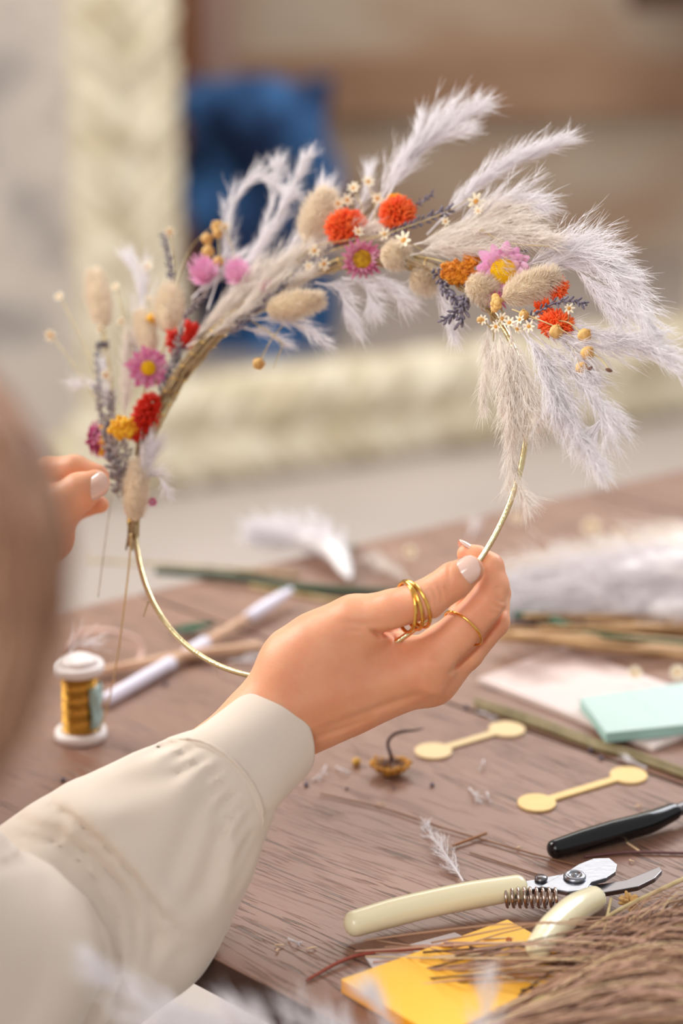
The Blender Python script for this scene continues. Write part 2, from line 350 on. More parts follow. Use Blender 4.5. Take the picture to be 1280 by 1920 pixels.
# ------------------------------------------------------------------ the work table
N0 = T(375, 1785); uN = nrm(T(640, 1920)-N0); F0 = T(120, 1145); vF = nrm(T(1280, 880)-F0)
A_ = np.array([[uN[0], -vF[0]], [uN[1], -vF[1]]]); s_ = np.linalg.solve(A_, (F0-N0)[:2]); KC = N0+uN*s_[0]
def wood_mat():
    m = bpy.data.materials.new('brown_open_grain_wood'); m.use_nodes = True; nt = m.node_tree; b = nt.nodes['Principled BSDF']; N = nt.nodes.new; L = nt.links.new
    tc = N('ShaderNodeTexCoord'); mp = N('ShaderNodeMapping'); mp.inputs['Rotation'].default_value = (0, 0, -math.atan2(uN[1], uN[0])); L(tc.outputs['Object'], mp.inputs[0])
    # slow warp that bends the grain lines
    wn = N('ShaderNodeTexNoise'); wn.inputs['Scale'].default_value = 5; wn.inputs['Detail'].default_value = 1
    mp0 = N('ShaderNodeMapping'); mp0.inputs['Scale'].default_value = (.6, 1.2, 1); L(mp.outputs[0], mp0.inputs[0]); L(mp0.outputs[0], wn.inputs['Vector'])
    sc = N('ShaderNodeVectorMath'); sc.operation = 'MULTIPLY'; sc.inputs[1].default_value = (0, .05, 0); L(wn.outputs['Color'], sc.inputs[0])
    ad = N('ShaderNodeVectorMath'); ad.operation = 'ADD'; L(mp.outputs[0], ad.inputs[0]); L(sc.outputs[0], ad.inputs[1])
    def strn(scale, x, det, seed):
        q = N('ShaderNodeMapping'); q.inputs['Scale'].default_value = (x, 1, 1); q.inputs['Location'].default_value = (seed, seed, 0); L(ad.outputs[0], q.inputs[0])
        n = N('ShaderNodeTexNoise'); n.inputs['Scale'].default_value = scale; n.inputs['Detail'].default_value = det; L(q.outputs[0], n.inputs['Vector']); return n
    n1 = strn(620, .055, 2, 3.1); n2 = strn(110, .03, 3, 1.7); n3 = strn(14, .1, 2, .4)
    r1 = N('ShaderNodeValToRGB'); e = r1.color_ramp.elements; e[0].position = .535; e[0].color = (0, 0, 0, 1); e[1].position = .61; e[1].color = (.9, .9, .9, 1); L(n1.outputs[0], r1.inputs[0])
    r2 = N('ShaderNodeValToRGB'); e = r2.color_ramp.elements; e[0].position = .38; e[0].color = (.05, .05, .05, 1); e[1].position = .62; e[1].color = (1, 1, 1, 1); L(n2.outputs[0], r2.inputs[0])
    pm = N('ShaderNodeMath'); pm.operation = 'MULTIPLY'; L(r1.outputs[0], pm.inputs[0]); L(r2.outputs[0], pm.inputs[1])
    base = N('ShaderNodeValToRGB'); e = base.color_ramp.elements; e[0].position = .3; e[0].color = srgb((124, 88, 71)); e[1].position = .7; e[1].color = srgb((148, 110, 92)); L(n3.outputs[0], base.inputs[0])
    mx = N('ShaderNodeMixRGB'); L(pm.outputs[0], mx.inputs[0]); L(base.outputs[0], mx.inputs[1]); mx.inputs[2].default_value = srgb((74, 48, 38))
    L(mx.outputs[0], b.inputs['Base Color']); b.inputs['Roughness'].default_value = .36; b.inputs['Specular IOR Level'].default_value = .6
    bp = N('ShaderNodeBump'); bp.invert = True; bp.inputs['Strength'].default_value = .5; bp.inputs['Distance'].default_value = .0006; L(pm.outputs[0], bp.inputs['Height']); L(bp.outputs[0], b.inputs['Normal'])
    return m
wood = wood_mat(); dark_edge = mat('dark_stained_table_edge', (62, 38, 28), .5)
ctr = KC+uN*.95+vF*.75
TBL = empty('work_table', (ctr[0], ctr[1], 0), 'brown wooden work table with open dark grain and dark edge, flower clippings scattered on it', 'table')
# planks of the top, 2 mm joints along the grain
joint_pts = [0]+sorted([float(np.dot(T(350, 1145)-KC, nrm(np.array([-uN[1], uN[0], 0])))), float(np.dot(T(1185, 940)-KC, nrm(np.array([-uN[1], uN[0], 0]))))])
perp = nrm(np.array([-uN[1], uN[0], 0])); vs = float(np.dot(vF, perp)); ts = [j/vs for j in joint_pts]+[1.5]
LEN = 1.9; g = .0011/vs; tw = .018
for i in range(len(ts)-1):
    a0 = ts[i]+(g if i else 0); a1 = ts[i+1]-(g if i < len(ts)-2 else 0)
    q = [KC+vF*a0, KC+vF*a0+uN*LEN, KC+vF*a1+uN*LEN, KC+vF*a1]
    b = MB(); v, f = prism(q, tw); b.add(v, f); me = b.mesh()
    me.polygons.foreach_set('material_index', [0]+[1]*(len(me.polygons)-1))
    o = link('tabletop', me, [wood, dark_edge], TBL, smooth=False); bevel(o, .0008, 2)
for (s1, s2) in ((.1, .1), (1.8, .1), (1.8, 1.4), (.1, 1.4)):
    p = KC+uN*s1+vF*s2; box('leg', (p[0]-.03, p[1]-.03, 0), (p[0]+.03, p[1]+.03, TZ-tw), dark_edge, parent=TBL)
p = KC+uN*.1+vF*.1

# ================================================================== THE PERSON
skin = mat('warm_skin', (232, 172, 136), .46, col2=(224, 158, 122), nscale=55, sss=.0013, bump=.12, bscale=900, spec=.35, ssr=(1, .32, .18))
def build_hand():
    Z = .893
    vol = Vol(C3(330, 1560, .80), C3(985, 985, .80)+np.array([.012, 0, .17]), .00085)
    vol.lo = np.array([C3(330, 0, .87)[0], C3(0, 1560, .87)[1], .835]); hi = np.array([C3(985, 0, .9)[0], C3(0, 985, .9)[1], .972])
    vol = Vol(vol.lo, hi, .00068)
    def q(x, y, dz): return C3(x, y, Z+dz*.001)
    def r(p): return p*Z/FPX
    palm = vol.new(); k = .012
    S = [((330, 1500, 8), (515, 1352, 4), 86, 78), ((515, 1352, 4), (620, 1292, 4), 78, 84),
         ((600, 1300, 6), (800, 1252, 2), 72, 47), ((600, 1315, 8), (808, 1272, 13), 64, 42),
         ((600, 1300, 16), (785, 1262, 28), 64, 40), ((600, 1290, 22), (765, 1245, 40), 60, 38),
         ((560, 1250, 2), (655, 1185, -2), 76, 56), ((600, 1240, 6), (720, 1225, 10), 70, 50)]
    for a, b, ra, rb in S: vol.cone(palm, q(*a), q(*b), r(ra), r(rb), k)
    fingers = {'thumb': [(610, 1215, 0, 68), (672, 1168, -5, 52), (735, 1146, -12, 40), (796, 1126, -18, 37), (852, 1088, -20, 34), (880, 1069, -19, 27)],
               'index': [(795, 1246, 1, 47), (860, 1186, -2, 38), (912, 1132, -3, 36), (922, 1100, -2, 32), (916, 1064, 0, 28), (893, 1047, 1, 24), (876, 1039, 2, 20)],
               'middle': [(808, 1278, 11, 42), (872, 1222, 9, 35), (926, 1166, 11, 29), (932, 1112, 20, 25), (905, 1075, 30, 20)],
               'ring': [(786, 1262, 28, 39), (852, 1205, 30, 32), (896, 1165, 33, 27), (900, 1115, 40, 23), (872, 1085, 46, 18)],
               'little': [(765, 1245, 40, 36), (822, 1198, 44, 28), (860, 1165, 48, 23), (862, 1122, 54, 20), (842, 1100, 58, 16)]}
    out = None
    for nm, ch in fingers.items():
        v = vol.new()
        for a, b in zip(ch[:-1], ch[1:]): vol.cone(v, q(*a[:3]), q(*b[:3]), r(a[3]), r(b[3]), .0018)
        v = smin(palm, v, .0075)
        out = v if out is None else smin(out, v, .0007)
    # creases, knuckles and tendons (on the surface facing the viewer)
    def g(pts, wd, am, zf=.905): vol.dent2(out, [C3(x, y, Z-.012) for x, y in pts], wd, am, .84, zf)
    for p_, wd, am in (([(806, 1098), (812, 1112), (814, 1128)], .0009, .0006), ([(817, 1094), (824, 1110), (824, 1126)], .0009, .0006), ([(829, 1094), (834, 1106), (834, 1116)], .0008, .0005), ([(798, 1106), (803, 1120), (801, 1134)], .0009, .0004),
                       ([(922, 1128), (932, 1138), (943, 1142)], .0009, .0008), ([(930, 1118), (938, 1128), (947, 1130)], .0008, .0006), ([(916, 1142), (926, 1150), (936, 1150)], .0008, .0005), ([(926, 1104), (940, 1102)], .0008, .0004),
                       ([(704, 1184), (722, 1188), (748, 1184), (780, 1174), (806, 1164)], .0016, .0030), ([(690, 1178), (706, 1186), (712, 1196)], .0010, .0012), ([(726, 1188), (738, 1196), (742, 1206)], .0009, .0010), ([(770, 1176), (782, 1186), (792, 1192)], .0010, .0008),
                       ([(640, 1165), (676, 1170), (704, 1166)], .0016, .0006), ([(648, 1180), (680, 1182)], .0012, .0005),
                       ([(590, 1372), (650, 1350), (720, 1325), (790, 1302)], .0022, .0010), ([(560, 1394), (640, 1368), (700, 1346)], .0016, .0007),
                       ([(846, 1262), (878, 1234), (908, 1204), (934, 1172), (948, 1148)], .0013, .0022),
                       ([(560, 1330), (680, 1290), (790, 1262)], .0050, -.0008), ([(800, 1240), (832, 1252)], .0030, -.0010), ([(786, 1292), (836, 1308)], .0030, -.0010), ([(838, 1100), (838, 1060), (850, 1050)], .0006, .0003)):
        g(p_, wd, am*1.5)
    # nail bed of the thumb
    V, F = nets(out, vol.lo, vol.h); V = relax(V, F, 2, .4)
    return c2w(V), F, q, r
HV, HF, hq, hr = build_hand()
def build_left():
    Z = .972; r = lambda p: p*Z/FPX; q = lambda x, y, dz: C3(x, y, Z+dz*.001)
    vol = Vol(C3(-170, 1130, .98)-np.array([0, 0, .06]), C3(240, 820, .95)+np.array([0, 0, .10]), .0011)
    palm = vol.new()
    for a, b, ra, rb in [((-150, 1060, 20), (0, 1000, 16), 80, 80), ((0, 1000, 12), (80, 960, 6), 78, 56), ((0, 990, 25), (75, 985, 30), 70, 52), ((60, 1010, 22), (98, 1012, 24), 50, 34)]:
        vol.cone(palm, q(*a), q(*b), r(ra), r(rb), .012)
    fg = [[(50, 985, 0, 52), (110, 950, -6, 42), (150, 922, -9, 36), (180, 906, -8, 26)],
          [(30, 925, 20, 44), (90, 890, 14, 33), (140, 882, 8, 29), (182, 893, 4, 23)],
          [(40, 980, 36, 42), (110, 962, 30, 30), (160, 945, 22, 24), (188, 946, 18, 17)],
          [(40, 1010, 44, 40), (95, 1000, 44, 30), (112, 1006, 44, 26)]]
    out = None
    for ch in fg:
        v = vol.new()
        for a, b in zip(ch[:-1], ch[1:]): vol.cone(v, q(*a[:3]), q(*b[:3]), r(a[3]), r(b[3]), .002)
        v = smin(palm, v, .007); out = v if out is None else smin(out, v, .0008)
    V, F = nets(out, vol.lo, vol.h); return c2w(relax(V, F, 2)), F, q, r
LV, LF, lq, lr = build_left()
HEAD = P(-860, 330, .66); SH_R = P(-640, 1450, .64); SH_L = P(-1050, 900, .86)
def build_torso():
    ch = (SH_R+SH_L)/2; lo = np.minimum.reduce([HEAD, SH_R, SH_L])-np.array([.2, .25, .62]); hi = np.maximum.reduce([HEAD, SH_R, SH_L])+np.array([.2, .2, .25])
    vol = Vol(lo, hi, .011); v = vol.new(); dn = np.array([0, 0, -1.0])
    vol.cone(v, HEAD+[0, 0, .02], HEAD+[.02, .02, -.05], .092, .07, .03)
    vol.cone(v, HEAD+dn*.06, ch+[0, 0, .01], .058, .065, .03)
    vol.cone(v, SH_R, SH_L, .062, .062, .05); vol.cone(v, ch+dn*.1, ch+dn*.42, .12, .14, .08)
    vol.cone(v, HEAD+[.10, .03, -.03], HEAD+[.105, .035, -.045], .012, .015, .015)
    V, F = nets(v, vol.lo, vol.h); return relax(V, F, 2), F
TV, TF = build_torso()
# arms between shoulder and wrist, inside the sleeves
def arm(pts, rad):
    v, f = tube_vf(spline(pts, 24), rad, 16); return v, np.array([x for x in f if len(x) == 4])
ELB = P(60, 1880, .725)
A1 = arm([SH_R, P(-330, 1640, .775), P(-160, 1760, .79), P(-30, 1800, .81), P(80, 1765, .852), P(225, 1658, .862), P(396, 1486, .870), P(500, 1370, .89)], [.04, .034, .030, .027, .024, .023, .020, .018])
A2 = arm([SH_L, P(-620, 1180, .98), P(-300, 1090, 1.0), P(-140, 1056, .99)], [.05, .042, .036, .022])
allV = []; allF = []; n = 0
for v, f in ((HV, HF), (LV, LF), (TV, TF), A1, A2): allV.append(v); allF.append(np.asarray(f)+n); n += len(v)
BODY = link('person', mesh(np.concatenate(allV), np.concatenate(allF)), skin, loc=(SH_R+SH_L)/2-np.array([0, 0, .45]))
tag(BODY, 'person in a cream blouse with long brown hair, holding up the flower hoop', 'person')

# nails
def nail(c, along, out, ln, wd, name='fingernail', m=None):
    """curved almond plate"""
    al = nrm(along); o = nrm(np.asarray(out)-al*np.dot(out, al)); s = np.cross(al, o); nu, nv = 18, 14; V = []; Rc = wd*1.15
    for sgn in (1, -1):
        for i in range(nu+1):
            u = -1+2*i/nu; hw = wd*(1-abs(u)**(3.2 if u > 0 else 3.6))**.5 if abs(u) < 1 else 0.0001
            for j in range(nv+1):
                x = (-1+2*j/nv)*hw; drop = Rc-math.sqrt(max(Rc*Rc-x*x, 0)); edge = (1-max(abs(u), abs(x)/(wd))**4)
                V.append(c+al*ln*u+s*x+o*(-drop*1.0-.0006*u*u+(.00055*max(edge, 0) if sgn > 0 else -.0006)))
    F = []; M = (nu+1)*(nv+1)
    for i in range(nu):
        for j in range(nv):
            a = i*(nv+1)+j; F.append((a, a+nv+1, a+nv+2, a+1)); F.append((a+M, a+1+M, a+nv+2+M, a+nv+1+M))
    for i in range(nu):
        for j in (0, nv): a = i*(nv+1)+j; q = (a, a+M, a+nv+1+M, a+nv+1); F.append(q if j == 0 else q[::-1])
    b = MB(); b.add(V, F); o_ = b.build(name, m or NAIL, BODY); o_['label'] = 'glossy nude pink fingernail'; return o_
NAIL = mat('nude_nail_polish', (226, 188, 172), .12, coat=1, spec=.6)
def cw(p): return c2w(np.array([p]))[0]
th_tip = cw(hq(883, 1068, -20)); th_ip = cw(hq(820, 1109, -20))
nc = cw(hq(866, 1070, -20-33*.238+1.2)); nail(nc, th_tip-th_ip, -FW*.92+UP*.38, .0082, .0062)
it = cw(hq(876, 1039, 2)); idp = cw(hq(915, 1064, 0)); nail(it+nrm(idp-it)*.0012+UP*.0046+FW*.0012, it-idp, UP*.9+FW*.35, .0054, .0044)
l1 = cw(lq(183, 904, -8)); l0 = cw(lq(130, 936, -8)); nail(cw(lq(174, 908, -8-30*.26)), l1-l0, -FW*.9+UP*.35, .0075, .0062)
# rings
gold = mat('polished_gold', (236, 186, 96), .16, 1, bump=.15, bscale=500)
def ring(c, axis, R, r, twist=0, wob=0, sq=1.0):
    B = basis(axis); a = np.linspace(0, 2*np.pi, 61)[:-1]; n = 8; V = []; K = len(a)
    for x in a:
        d = np.cos(x)*B[0]+np.sin(x)*B[1]*sq; p = c+R*d+B[2]*wob*np.sin(x+twist)
        for j in range(n): y = 2*np.pi*j/n; V.append(p+r*(np.cos(y)*nrm(d)+np.sin(y)*B[2]))
    F = [(i*n+j, ((i+1) % K)*n+j, ((i+1) % K)*n+(j+1) % n, i*n+(j+1) % n) for i in range(K) for j in range(n)]; return V, F
tc_ = cw(hq(768, 1136, -17)); tax = nrm(cw(hq(796, 1126, -14))-cw(hq(735, 1146, -14)))
for i, (off, wob, tw_, rr) in enumerate(((-.0018, .0006, .4, .00085), (.0006, .0008, 2.4, .0009), (.0026, .0005, 3.6, .00085))):
    b = MB(); b.add(*ring(tc_+tax*off, tax+FW*(.36+.05*i)+UP*.12*(i-1.5), .0110, rr, tw_, wob)); o = b.build('finger_ring', gold, BODY); o['label'] = 'gold band, one of the interlaced rings on the thumb'
b = MB(); ic = cw(hq(868, 1178, -3)); b.add(*ring(ic, nrm(cw(hq(912, 1132, -2))-cw(hq(860, 1186, -2)))+FW*.42, .0102, .0006)); o = b.build('finger_ring', gold, BODY); o['label'] = 'single thin gold ring on the index finger'

# ------------------------------------------------------------------ blouse
cloth = mat('cream_satin_cloth', (224, 209, 193), .62, col2=(228, 214, 200), nscale=6, bump=.12, bscale=2600, spec=.25, sheen=.25)
# cuff: an open tapered band
def cuff():
    a = C3(392, 1490, .865); e = C3(512, 1380, .888); ax = nrm(e-a); up = nrm(np.array([-.68, .73, 0])-ax*np.dot([-.68, .73, 0], ax)); s = np.cross(ax, up)
    n = 72; V = []; rows = []
    prof = [(-.02, .110, 0), (0.0, .1155, 0), (.02, .118, 0), (.5, .104, 0), (.97, .0985, 0), (1.0, .0975, 0), (1.0, .0955, 0), (.9, .0945, 0), (.3, .10, 0)]
    L = np.linalg.norm(e-a)
    for (t, rr, _) in prof:
        for j in range(n):
            y = 2*np.pi*j/n; R_ = rr*.235
            w1 = .0003*np.sin(5*y+3*t)
            bow = -.009*np.sin(y)*s[2]-.003*np.cos(y)**2*t
            V.append(a+ax*(L*t*1.02+bow)+(R_+w1)*(np.cos(y)*up+np.sin(y)*s*.8))
    K = len(prof); F = [(i*n+j, i*n+(j+1) % n, (i+1)*n+(j+1) % n, (i+1)*n+j) for i in range(K-1) for j in range(n)]
    return c2w(np.array(V)), F, a, ax, up, s
CV, CF, ca, cax, cup, cs = cuff()
def sleeve():
    lo = np.array([C3(-330, 0, .78)[0], C3(0, 2120, .8)[1], .70]); hi = np.array([C3(530, 0, .9)[0], C3(0, 1340, .9)[1], .935])
    vol = Vol(lo, hi, .0019); v = vol.new(); q = lambda x, y, d: C3(x, y, d); 
    ch = [(402, 1481, .870, 113), (376, 1508, .868, 121), (338, 1548, .866, 150), (288, 1600, .864, 184), (225, 1658, .860, 202), (165, 1702, .856, 213), (70, 1780, .852, 222), (-40, 1850, .85, 226)]
    for a, b in zip(ch[:-1], ch[1:]): vol.cone(v, q(*a[:3]), q(*b[:3]), a[3]*a[2]/FPX, b[3]*b[2]/FPX, .008, 1.4)
    vol.cone(v, q(444, 1531, .868), q(396, 1590, .866), 50*.868/FPX, 82*.866/FPX, .006, 1.1); vol.cone(v, q(404, 1480, .870), q(382, 1504, .869), 110*.87/FPX, 118*.87/FPX, .006, 1.2)
    # lower sag of the sleeve beyond the table edge
    w_ = vol.new(); vol.cone(w_, q(190, 1790, .86), q(296, 1765, .865), 108*.80/FPX, 84*.83/FPX, .01, 1.3); v = smin(v, w_, .02)
    # diagonal overlap fold across the forearm
    up_ = vol.new()
    uc = [(-330, 1640, .77, 250), (-160, 1760, .785, 240), (-20, 1800, .803, 212)]
    for a, b in zip(uc[:-1], uc[1:]): vol.cone(up_, q(*a[:3]), q(*b[:3]), a[3]*a[2]/FPX, b[3]*b[2]/FPX, .01)
    roll = vol.new()
    rc = [(-60, 1606, .812), (20, 1618, .812), (90, 1646, .812), (150, 1698, .813), (188, 1762, .814), (200, 1830, .816), (182, 1896, .82), (150, 1950, .82)]
    for a, b in zip(rc[:-1], rc[1:]): vol.cone(roll, q(*a), q(*b), 28*.81/FPX, 28*.81/FPX, .003)
    roll2 = vol.new()
    rc = [(-60, 1640, .826), (60, 1650, .828), (150, 1700, .832), (206, 1770, .836), (226, 1840, .84), (200, 1900, .84)]
    for a, b in zip(rc[:-1], rc[1:]): vol.cone(roll2, q(*a), q(*b), 32*.83/FPX, 32*.83/FPX, .006)
    v = smin(v, roll2, .010); v = smin(v, roll, .0018); v = smin(v, up_, .0012)
    g = lambda pts, wd, am, z1=.870, z0=.72: vol.dent2(v, [C3(x, y, dd) for x, y, dd in pts], wd, am, z0, z1)
    # deep creases where the layers of cloth overlap
    g([(0, 1592, .8), (78, 1606, .8), (134, 1646, .8), (176, 1696, .8), (204, 1750, .8), (214, 1800, .8), (206, 1850, .8), (170, 1900, .8)], .0016, .0045, .845)
    g([(0, 1570, .8), (84, 1588, .8), (160, 1636, .8), (214, 1692, .8), (238, 1745, .8), (243, 1795, .8), (234, 1850, .8)], .0018, .0030, .86)
    g([(20, 1590, .74), (78, 1600, .75), (156, 1644, .76), (219, 1694, .77), (278, 1746, .79), (334, 1794, .80)], .0018, .0050)
    g([(60, 1640, .75), (140, 1680, .76), (200, 1735, .77), (255, 1790, .79), (310, 1826, .80)], .0085, .0075)
    g([(60, 1575, .75), (150, 1618, .76), (230, 1672, .78), (300, 1730, .79), (350, 1768, .80)], .0060, -.0035)
    g([(255, 1738, .78), (274, 1790, .79), (262, 1850, .79)], .0030, .0030)
    sm = [(330, 1396), (352, 1404), (376, 1420), (398, 1438), (416, 1458), (432, 1480), (444, 1504), (453, 1530), (459, 1556)]
    for i_, (x, y) in enumerate(sm):
        for k_ in range(2):
            fx = x+(9 if k_ else 0); fy = y+(10 if k_ else 0); L_ = (92 if (i_+k_) % 2 else 58)*(.8+.4*random.random()); dx, dy = (-.98+i_*.065, .20+i_*.095)
            g([(fx+4, fy-3, .84), (fx+dx*L_*.5, fy+dy*L_*.5, .835), (fx+dx*L_, fy+dy*L_+6, .83)], .0011+.0008*(i_ % 2), .0022 if k_ else -.0011, .875)
    g([(392, 1480, .83), (352, 1560, .82), (318, 1640, .81), (300, 1690, .81)], .0050, .0040); g([(420, 1500, .83), (400, 1600, .82), (372, 1680, .82), (330, 1720, .82)], .0045, .0034); g([(436, 1540, .84), (430, 1640, .84), (400, 1720, .83)], .0036, -.0022)
    g([(360, 1450, .83), (280, 1480, .82), (200, 1500, .80)], .0050, .0022); g([(240, 1560, .79), (160, 1570, .77), (70, 1560, .76)], .0060, -.0022)
    # gathers radiating from the seam
    for j in range(20):
        y = 2*np.pi*(j+.3*random.random())/20; Rr = .0275
        d = np.cos(y)*cup*1.05+np.sin(y)*cs*.8; d0 = -cax*(.002+.009*math.sin(y)*cs[2]); p0 = ca+Rr*d+d0; ln = .016+.016*random.random(); p1 = ca+d0-cax*ln+d*(Rr+ln*.55)
        vol.dent(v, p0, p1, .0028, .0016 if j % 2 else -.0010)
    V, F = nets(v, vol.lo, vol.h); V = relax(V, F, 2)
    return c2w(V), F
SV, SF = sleeve()
def blouse_rest():
    lo = np.minimum(SH_R, SH_L)-np.array([.25, .3, .62]); hi = np.maximum(SH_R, SH_L)+np.array([.35, .3, .16]); vol = Vol(lo, hi, .012); v = vol.new(); ch = (SH_R+SH_L)/2; dn = np.array([0, 0, -1.0])
    vol.cone(v, SH_R, SH_L, .075, .075, .05); vol.cone(v, ch+dn*.1, ch+dn*.44, .135, .17, .08)
    vol.cone(v, SH_R, P(-340, 1630, .765), .058, .048, .04)
    vol.cone(v, SH_L, P(-620, 1180, .98), .07, .06, .04); vol.cone(v, P(-620, 1180, .98), P(-260, 1080, 1.0), .06, .045, .03)
    V, F = nets(v, vol.lo, vol.h); return relax(V, F, 2), F
RV, RF = blouse_rest(); nV = len(SV)
BL = link('blouse', mesh(np.concatenate([SV, RV]), np.concatenate([SF, RF+nV])), cloth, BODY)
b = MB(); b.add(CV, CF); CU = b.build('cuff', cloth, BL)
# piping where the gathered sleeve meets the cuff
pp = []
for j in range(73):
    y = 2*np.pi*j/72; pp.append(ca+cax*(.0012-.009*math.sin(y)*cs[2])+(.0279+.0003*math.sin(j*2.4))*(np.cos(y)*cup+np.sin(y)*cs*.8))
b = MB(); b.add(*tube_vf(c2w(np.array(pp)), .0007, 8, False)); b.build('seam', cloth, BL)

# ------------------------------------------------------------------ hair
hairm = mat('brown_hair', (164, 118, 90), .5, col2=(196, 152, 124), nscale=30, spec=.5)
def hair():
    N, K = 3200, 16; t = np.linspace(0, 1, K)
    cen = spline([P(-900, 200, .60), P(-440, 640, .50), P(-190, 900, .47), P(-130, 1120, .46), P(-155, 1380, .47), P(-300, 1680, .48)], K); rad = np.interp(t, [0, .2, .45, .65, .85, 1], [.09, .050, .034, .030, .024, .012])
    a = rng.uniform(0, 2*np.pi, N); rr = np.sqrt(rng.uniform(.05, 1, N)); wv = rng.uniform(0, 6.28, N)
    L = cen[None]+(rad[None]*rr[:, None])[..., None]*(np.cos(a+0*wv)[:, None, None]*RX+np.sin(a)[:, None, None]*FW*.8)
    L += (.0016*np.sin(6*t[None]*3+wv[:, None]))[..., None]*RX
    cap = []
    for i in range(1800):
        d = nrm(rng.normal(size=3)); d[2] = abs(d[2]); s = HEAD+[0, 0, .03]+d*.103; e = HEAD+nrm([d[0], d[1], 0])*.112+[0, 0, -.06-.05*random.random()]; m_ = HEAD+nrm([d[0], d[1], d[2]*.4])*.118
        cap.append(spline([HEAD+[0, 0, .125]+d*.01, s, m_, e], K))
    L = np.concatenate([L, np.array(cap)])
    o = fib_obj('hair', L, np.full((1, K), .00055), hairm, BODY); o['label'] = 'long brown hair falling forward'
hair()
# ================================================================== THE FLOWER HOOP
WR = empty('flower_hoop', HC-HR*nrm(np.array([0, 0, 1])-HN*HN[2]), 'brass hoop half covered in dried flowers, white pampas and bunny tail grass', 'wreath')
brass = mat('brushed_brass', (226, 208, 160), .2, 1, bump=.2, bscale=700)
def hoop_pt(x, y, off=0): return H(x, y, off)
b = MB(); b.add(*ring(HC, HN, HR, .00135)); 
_a = np.linspace(0, 2*np.pi, 241)[:-1]; _B = basis(HN); V = []; n = 10
for x in _a:
    d = np.cos(x)*_B[0]+np.sin(x)*_B[1]
    for j in range(n): y = 2*np.pi*j/n; V.append(HC+HR*d+.00135*(np.cos(y)*d+np.sin(y)*HN))
K = 240; F = [(i*n+j, ((i+1) % K)*n+j, ((i+1) % K)*n+(j+1) % n, i*n+(j+1) % n) for i in range(K) for j in range(n)]
b = MB(); b.add(V, F); b.build('metal_ring', brass, WR)

pamp = mat('white_pampas_fluff', (255, 252, 253), .8, spec=.1, trans=.5)
pampc = mat('creamy_pampas_fluff', (255, 249, 243), .8, spec=.1, trans=.5)
def plume_lines(path, width, nb, nf=12, spread=.9, tip=.35, seed=1, droop=(0, 0, 0), flen=.011, start=.12):
    r_ = np.random.default_rng(seed); K = 40; S = spline(path, K); t, U, Vv = frames(S); Lt = np.linalg.norm(np.diff(S, axis=0), axis=1).sum()
    lines = [S[np.linspace(0, K-1, 8).astype(int)]]; rad = [np.linspace(.00045, .00012, 8)]; dr = np.array(droop, float)
    tt = np.sort(r_.uniform(start, 1, nb)); K2 = 8
    br = []
    for x in tt:
        i = x*(K-1); i0 = int(i); p = S[i0]+(S[min(i0+1, K-1)]-S[i0])*(i-i0); a = r_.uniform(0, 2*np.pi)
        perp = np.cos(a)*U[i0]+np.sin(a)*Vv[i0]
        prof = math.sin(math.pi*min(1, (x*.80+.12)))**.7 if x < .999 else .3
        prof = max(prof, tip); ln = width*(1.15+.5*r_.random())*prof*1.25
        s = np.linspace(0, 1, K2)[:, None]; ang = spread*(.45+.55*r_.random())
        side = perp*ln*ang*.5*(s**.85); fwd = t[i0]*ln*(s*.95)
        curl = (np.cos(a+1.3)*U[i0]+np.sin(a+1.3)*Vv[i0])*ln*.14*r_.normal()*np.sin(s*3.0+r_.uniform(0, 2))*s
        q = p+side+fwd+curl+dr*ln*s**2*2; br.append(q)
    br = np.array(br); lines += list(br); rad += [np.linspace(.00020, .00006, K2)]*len(br)
    # fine fluff on every branch
    nbr = len(br); M = nbr*nf; bi = np.repeat(np.arange(nbr), nf); u = r_.uniform(.08, 1, M)*(K2-1); i0 = np.minimum(u.astype(int), K2-2); fr = (u-i0)[:, None]
    p = br[bi, i0]*(1-fr)+br[bi, i0+1]*fr; d = br[bi, i0+1]-br[bi, i0]; d /= np.linalg.norm(d, axis=1)[:, None]
    o = r_.normal(size=(M, 3)); o -= d*np.sum(o*d, 1)[:, None]; o /= np.linalg.norm(o, axis=1)[:, None]
    l = flen*r_.uniform(.5, 1.2, M)[:, None]; sgn = r_.uniform(.12, .5, M)[:, None]
    k = 4; s = np.linspace(0, 1, k)[None, :, None]
    fl_ = p[:, None]+l[:, None]*(d[:, None]*s*(.85)+o[:, None]*sgn[:, None]*(s-.35*s*s)+dr[None, None]*s*s*.6)
    return np.array(lines[1:]), fl_, lines[0]
def plume(name, path, width, nb, m, parent, label=None, fr=.00009, loc=None, core=0, **kw):
    br, fl_, st = plume_lines(path, width, nb, **kw)
    v1, f1, _ = fibres(br, np.linspace(.00018, .00005, 8)[None], 3); v2, f2, _ = fibres(fl_, np.array([[1.0, .9, .65, .25]])*fr, 3); v3, f3, _ = fibres(st[None], np.linspace(.0006, .00015, 8)[None], 3)
    vs = [v1, v2, v3]; fs = [f1, f2+len(v1), f3+len(v1)+len(v2)]
    if core:  # opaque white core added inside the plume to make it brighter
        cv, cf = tube_vf(spline(path, 40), width*core*np.array([.3, .8, 1, 1, .9, .7, .4, .1]), 14); n_ = len(v1)+len(v2)+len(v3); cf = np.array([q for q in cf if len(q) == 4])+n_
        cv = cv+rng.normal(size=cv.shape)*width*.03; vs.append(cv); fs.append(cf); F_ = np.concatenate(fs); mi = np.zeros(len(F_), 'i'); mi[-len(cf):] = 1
        o = link(name, mesh(np.concatenate(vs), F_, mi), [m, mat('white_plume_core', (250, 246, 246), .9, spec=.05)], parent, loc)
    else: o = link(name, mesh(np.concatenate(vs), np.concatenate(fs)), m, parent, loc)
    if label: o['label'] = label
    return o
def hp(*pts): return [H(*p) for p in pts]
seed = [100]
